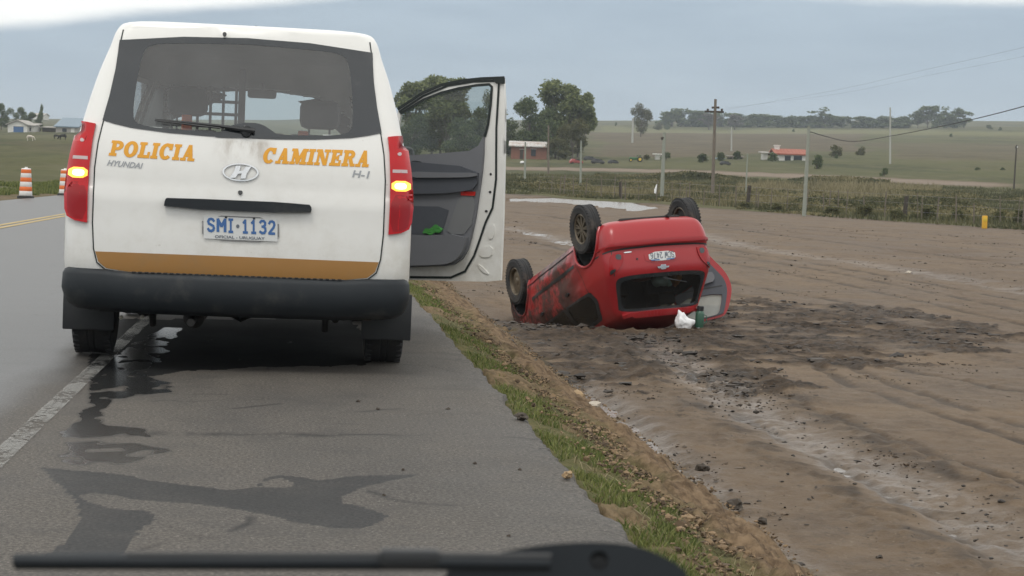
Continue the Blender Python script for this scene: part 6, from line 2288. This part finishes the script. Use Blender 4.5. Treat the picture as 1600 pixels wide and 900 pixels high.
# ------------------------------------------------------------------ farm buildings
def house(px, by, wpx, hpx, roofpx, walls, roof, label, name='farmhouse', doors=(), windows=(), depth_m=6.0, shed=False, mono=False, turn=0.0, chimney=False, cat='house', depth=None):
    p = gp(px, by) if depth is None else at(px, by, depth)
    s = pixm(p)
    o = empty(name, p, -YAW + turn); tag(o, label, cat)
    W, Hh, Rf = wpx * s, hpx * s, roofpx * s
    D = depth_m
    mb = MB(); mb.box((0, D / 2, Hh / 2 - .3), (W, D, Hh + .6))
    if not mono:
        mb.prism([(-W / 2, Hh - .01), (W / 2, Hh - .01), (0, Hh + Rf * .97)], .0, D, axis='y') if shed else mb.prism([(0.0, Hh - .01), (D, Hh - .01), (D / 2, Hh + Rf * .96)], -W / 2, W / 2, axis='x')
    wl = mb.build('wall', walls, o, smooth=False)
    mb = MB(); ov = .35
    if mono:
        mb.prism([(-ov, Hh + .02), (-ov, Hh + .16), (D + ov, Hh + Rf + .16), (D + ov, Hh + Rf + .02)], -W / 2 - ov, W / 2 + ov, axis='x')
    elif shed:
        mb.prism([(-W / 2 - ov, Hh - .1), (0, Hh + Rf), (W / 2 + ov, Hh - .1), (W / 2 + ov, Hh + .06), (0, Hh + Rf + .17), (-W / 2 - ov, Hh + .06)], -ov, D + ov, axis='y')
    else:
        mb.prism([(-ov, Hh - .12), (D / 2, Hh + Rf), (D + ov, Hh - .12), (D + ov, Hh + .06), (D / 2, Hh + Rf + .18), (-ov, Hh + .06)], -W / 2 - ov, W / 2 + ov, axis='x')
    ro = mb.build('roof', roof, o, smooth=False)
    if roof in (M_TIN, M_TINBLUE, M_TILE):
        mb = MB(); nn = int(W / .5)
        for k in range(nn):
            x = -W / 2 + W * (k + .5) / nn
            if mono:
                mb.tube([(x, -ov, Hh + .165), (x, D + ov, Hh + Rf + .165)], .035, n=4)
            elif not shed:
                mb.tube([(x, -ov, Hh + .065), (x, D / 2, Hh + Rf + .185)], .035, n=4)
        if mb.v:
            mb.build('roof_ribs', roof, ro, smooth=False)['kind'] = 'stuff'
    for (x0, x1, z0, z1, m_) in list(doors) + list(windows):
        isd = (x0, x1, z0, z1, m_) in doors
        mb = MB(); mb.box(((x0 + x1) / 2 * W, -.03, (z0 + z1) / 2 * Hh), ((x1 - x0) * W, .07, (z1 - z0) * Hh)); d_ = mb.build('door' if isd else 'window', m_, o, smooth=False)
        mb = MB(); xa, xb, za, zb = x0 * W, x1 * W, z0 * Hh, z1 * Hh
        mb.box(((xa + xb) / 2, -.05, zb + .05), (xb - xa + .2, .09, .1)); mb.build('lintel', M_WALLG, d_, smooth=False)
    if chimney:
        mb = MB(); mb.box((-W * .4, D * .45, Hh + Rf + .1), (.7, .7, .9)); mb.box((-W * .4, D * .45, Hh + Rf + .6), (.9, .9, .15)); mb.build('chimney', M_WALLW, o, smooth=False)
    return o


house(826, 251, 56, 21, 9, M_BRICK, M_TIN, 'low brick house with a rusty tin roof under the trees', depth_m=7, mono=True, windows=[(.06, .19, .35, .85, M_DARKWIN)], doors=[(-.25, -.16, 0, .8, M_WOOD_DARK)], depth=270)
house(27, 208, 30, 13, 7, M_WALLW, M_WALLG, 'white shed with a blue door in the left field', 'shed', shed=True, depth_m=8, doors=[(-.2, .32, 0, .78, M_BLUEDOOR)], cat='shed', depth=360)
house(47, 208, 12, 11, 4, M_WALLW, M_WALLG, 'small white annex right of the blue-doored shed', 'shed', mono=True, depth_m=5, windows=[(-.25, .1, .3, .7, M_DARKWIN)], cat='shed', depth=362)
house(104, 209, 34, 11, 14, M_WALLG, M_TINBLUE, 'grey barn with a large blue tin roof beside the van', 'barn', depth_m=14, windows=[(-.2, .0, .25, .75, M_DARKWIN), (.2, .36, .2, .8, M_WALLW)], cat='barn', depth=360)
house(78, 208, 24, 8, 2, M_WOOD_DARK, M_WALLG, 'low dark shed left of the blue-roofed barn', 'shed', mono=True, depth_m=5, cat='shed', depth=366)
house(60, 184, 16, 4, 3, M_WALLW, M_WALLG, 'distant pale house on the left skyline', 'house', depth_m=8, depth=700)
house(1236, 256, 46, 15, 7, M_WALLW, M_TILE, 'white house with a red tiled roof by the farm track', depth_m=7, windows=[(-.22, -.02, .2, .8, M_DARKWIN), (.08, .36, .2, .85, M_DARKWIN)], chimney=True, depth=275)
house(1196, 252, 7, 12, 2, M_WALLW, M_WALLG, 'narrow white outbuilding left of the red-roofed house', 'outbuilding', mono=True, depth_m=3, cat='outbuilding', depth=280)
house(1150, 256, 20, 10, 2, M_WOOD_DARK, M_WOOD, 'open timber shelter beside the farm bushes', 'shelter', mono=True, depth_m=4, windows=[(-.3, .3, .1, .8, M_DARKWIN)], cat='shelter', depth=285)
house(1124, 256, 10, 7, 1.5, M_WALLG, M_TINBLUE, 'small grey hut by the wooden pole', 'hut', mono=True, depth_m=3, cat='hut', depth=285)
house(792, 204, 16, 6, 5, M_WALLW, M_WALLG, 'distant white house right of the van door edge', 'house', depth_m=8, depth=600)
house(668, 204, 26, 5, 3, M_WALLW, M_WALLG, 'distant pale house seen through the van door glass', 'house', depth_m=8, depth=480)
house(953, 259, 15, 5, .5, M_WALLW, M_WALLW, 'small white trough in the grass right of the scrap cars', 'trough', mono=True, depth_m=1, cat='trough', depth=262)
house(1028, 248, 8, 6, .5, M_WALLW, M_WALLW, 'little white tank beside the lamp pole', 'water_tank', mono=True, depth_m=1.5, cat='tank', depth=280)


# ------------------------------------------------------------------ scrap cars, tractor, cattle
def far_car(px, by, wpx, mat, label, turn=0.0, sag=0.0, name='scrap_car'):
    p = gp(px, by); s = pixm(p)
    o = empty(name, p, -YAW + turn); tag(o, label, 'car', 'old cars in the farmyard'); L = wpx * s; k = L / 4.0
    V, Fs = body_loft([(.25, 0, 3.9, .75, .2, .2, .05, .7, .05), (.5, 0, 3.95, .82, .2, .25, .05, .75, .05), (.85, .1, 3.7, .8, .2, .25, .05, .72, .05), (.95, .2, 2.9, .76, .15, .2, .04, .7, .05), (1.2, .45, 2.5, .68, .15, .2, .04, .62, .05), (1.38, .7, 2.1, .58, .15, .2, .03, .52, .05)], sub=2, NR=8, NCn=3, NS=12, NF=8)
    rot = Matrix.Rotation(R(-90), 3, 'Z')
    mb = MB(); mb.add([rot @ (v - Vector((0, 1.95, 0))) * k for v in V], Fs); b = mb.build('car_body', mat, o)
    for sd in (-1, 1):
        mb = MB(); mb.prism([(-.9 * k, .95 * k), (1.25 * k, .95 * k), (.9 * k, 1.28 * k), (-.3 * k, 1.3 * k)], sd * .70 * k, sd * .74 * k, axis='y'); mb.build('car_window', M_DARKWIN, o, smooth=False)
        for x in (-1.25, 1.25):
            mb = MB(); mb.lathe([(0, -.09 * k), (.3 * k, -.09 * k), (.31 * k, 0), (.3 * k, .09 * k), (0, .09 * k)], c=(x * k, sd * .72 * k, .3 * k), axis='y', n=14); mb.build('wheel', M_RUBBER, o)
    return o


far_car(900, 256, 22, M_FARCAR_R, 'faded red car parked under the olive tree', .3)
far_car(934, 256, 22, M_FARCAR_D, 'dark stripped car left of the white trough', -.4)
far_car(958, 256, 18, M_FARCAR_D, 'dark wrecked car behind the white trough', .5)
far_car(921, 251, 20, M_FARCAR_D, 'dark wreck right behind the red car', .1)
far_car(817, 256, 13, M_FARCAR_W, 'pale car in front of the brick house', 1.2)
far_car(1133, 258, 18, M_FARCAR_D, 'dark pickup-sized car beside the grey hut', .2)
tp_ = gp(993, 253); s = pixm(tp_)
tr = empty('tractor', tp_, -YAW); tag(tr, 'small green tractor with yellow wheels in the farmyard', 'tractor')
mb = MB(); mb.box((-3 * s, 0, 5 * s), (14 * s, 5 * s, 4 * s), bev=.5 * s); mb.box((6 * s, 0, 5.4 * s), (6 * s, 6 * s, 5 * s), bev=.5 * s); mb.build('tractor_body', M_TRACTOR_G, tr)
mb = MB(); mb.box((5 * s, 0, 10.5 * s), (7 * s, 6 * s, .6 * s)); [mb.tube([(5 * s + a * s, b_ * s, 6 * s), (5 * s + a * s, b_ * s, 10.4 * s)], .25 * s, n=5) for a in (-3, 3) for b_ in (-2.6, 2.6)]; mb.build('canopy', M_TRACTOR_G, tr)
for sd in (-1, 1):
    for x, r_ in ((6.5, 4.2), (-7.5, 2.6)):
        mb = MB(); mb.lathe([(0, -.9 * s), (r_ * s, -.9 * s), (r_ * 1.03 * s, 0), (r_ * s, .9 * s), (0, .9 * s)], c=(x * s, sd * 4 * s, r_ * s), axis='y', n=18); wv = mb.build('wheel', M_RUBBER, tr)
        mb = MB(); mb.lathe([(0, -1.0 * s), (r_ * .55 * s, -1.0 * s), (r_ * .55 * s, 1.0 * s), (0, 1.0 * s)], c=(x * s, sd * 4 * s, r_ * s), axis='y', n=14); mb.build('hub', M_TRACTOR_Y, wv)


def cow(px, by, lpx, mat, label, turn=0.0, graze=True):
    p = gp(px, by); s = pixm(p) * lpx / 2.3       # a body about 2.3 m long
    me = bpy.data.meshes.new('cow')
    J = [(-.75, 0, 1.2), (-.3, 0, 1.18), (.3, 0, 1.2), (.7, 0, 1.25), (1.0, 0, 1.05 if graze else 1.45), (1.25, 0, .55 if graze else 1.6), (1.4, 0, .2 if graze else 1.5),
         (-.72, .22, .75), (-.8, .22, .42), (-.76, .22, .0), (-.72, -.22, .75), (-.6, -.22, .42), (-.58, -.22, .0),
         (.62, .2, .7), (.62, .2, .38), (.6, .2, .0), (.62, -.2, .7), (.74, -.2, .38), (.72, -.2, .0), (-.98, 0, 1.15), (-1.05, 0, .6), (1.16, .16, .72 if graze else 1.68), (1.16, -.16, .72 if graze else 1.68)]
    E_ = [(0, 1), (1, 2), (2, 3), (3, 4), (4, 5), (5, 6), (0, 7), (7, 8), (8, 9), (0, 10), (10, 11), (11, 12), (3, 13), (13, 14), (14, 15), (3, 16), (16, 17), (17, 18), (0, 19), (19, 20), (5, 21), (5, 22)]
    rad = [.34, .40, .38, .32, .2, .16, .11, .15, .08, .07, .15, .08, .07, .14, .075, .065, .14, .075, .065, .05, .03, .05, .05]
    me.from_pydata([(a * s, b_ * s, c * s) for a, b_, c in J], E_, [])
    o = link_mesh('cow', me, mat); o.location = p; o.rotation_euler = (0, 0, -YAW + turn)
    md = o.modifiers.new('Skin', 'SKIN'); o.modifiers.new('Sub', 'SUBSURF').levels = 1
    for v, r_ in zip(me.skin_vertices[0].data, rad):
        v.radius = (r_ * s, r_ * s)
    me.skin_vertices[0].data[1].use_root = True
    tag(o, label, 'cow', 'cattle grazing left of the road')


cow(47, 220, 13, M_COW_W, 'pale cow grazing in the left field', .1)
cow(98, 219, 14, M_COW_D, 'black cow grazing beside the van in the left field', 3.0)
cow(88, 217, 10, M_COW_D, 'second black cow just left of the other one', .2)

# ------------------------------------------------------------------ wiper of the car the picture is taken from
WZ_ = .95
wr = empty('windscreen_wiper', at(560, 905, WZ_)); tag(wr, 'dark windscreen wiper lying across the foot of the picture', 'wiper')
wb = at(560, 905, WZ_)


def wloc(px, py, dz=0.0):
    return at(px, py, WZ_ + dz) - wb


mb = MB()
ptsw = [wloc(22, 876), wloc(200, 876.5), wloc(420, 877), wloc(640, 877), wloc(860, 879)]
mb.tube(ptsw, [.0034, .0041, .0042, .0042, .004], n=14)
mb.build('blade', M_BUMPER, wr)
mb = MB(); mb.tube([p + Vector((0, -.002, .0036)) for p in ptsw[1:]], .0014, n=6); mb.build('spine', M_BLACK, wr)
mb = MB(); mb.box(ptsw[3] + Vector((0, -.002, .002)), (.03, .008, .009), bev=.002); mb.build('clip', M_BLACK, wr)
mb = MB(); mb.tube([p + Vector((0, .004, -.0042)) for p in ptsw], .0012, n=6); mb.build('rubber_lip', M_RUBBER_CLEAN, wr)
arm_o = [(690, 903), (735, 884), (790, 869), (850, 859), (915, 855), (970, 857), (1010, 866), (1045, 882), (1075, 903), (1085, 960), (690, 960)]
pl_n = (-_f * .9 + _u * .45).normalized()


def wproj(uv):
    return wloc(uv[0], uv[1], .03), pl_n.copy()


patch('arm_head', rounded(arm_o, 1), [_arc(935, 884, 15, 15, 0, 345, 18)], wproj, M_BUMPER, wr, off=.0, thick=.008, sp=25)
mb = MB(); mb.tube([wloc(935, 884, .045), wloc(935, 884, .034)], .0049, n=16); mb.build('pivot_nut', M_BLACK, wr)

# ------------------------------------------------------------------ haze
hz = bpy.data.meshes.new('haze')
x0, x1, y0, y1, z0, z1 = -7000, 7000, -300, 7000, -60, 90
hz.from_pydata([(x, y, z) for z in (z0, z1) for y in (y0, y1) for x in (x0, x1)], [], [(0, 2, 3, 1), (4, 5, 7, 6), (0, 1, 5, 4), (2, 6, 7, 3), (0, 4, 6, 2), (1, 3, 7, 5)])
hm = bpy.data.materials.new('haze_air'); hm.use_nodes = True
for n_ in list(hm.node_tree.nodes):
    if n_.type != 'OUTPUT_MATERIAL':
        hm.node_tree.nodes.remove(n_)
pv = hm.node_tree.nodes.new('ShaderNodeVolumePrincipled')
pv.inputs['Color'].default_value = (.80, .88, .95, 1)
pv.inputs['Density'].default_value = .00030
hm.node_tree.links.new(pv.outputs[0], hm.node_tree.nodes['Material Output'].inputs['Volume'])
ho = link_mesh('haze', hz, hm)
ho['kind'] = 'stuff'; ho['label'] = 'thin pale haze over the distant hills'; ho['category'] = 'haze'
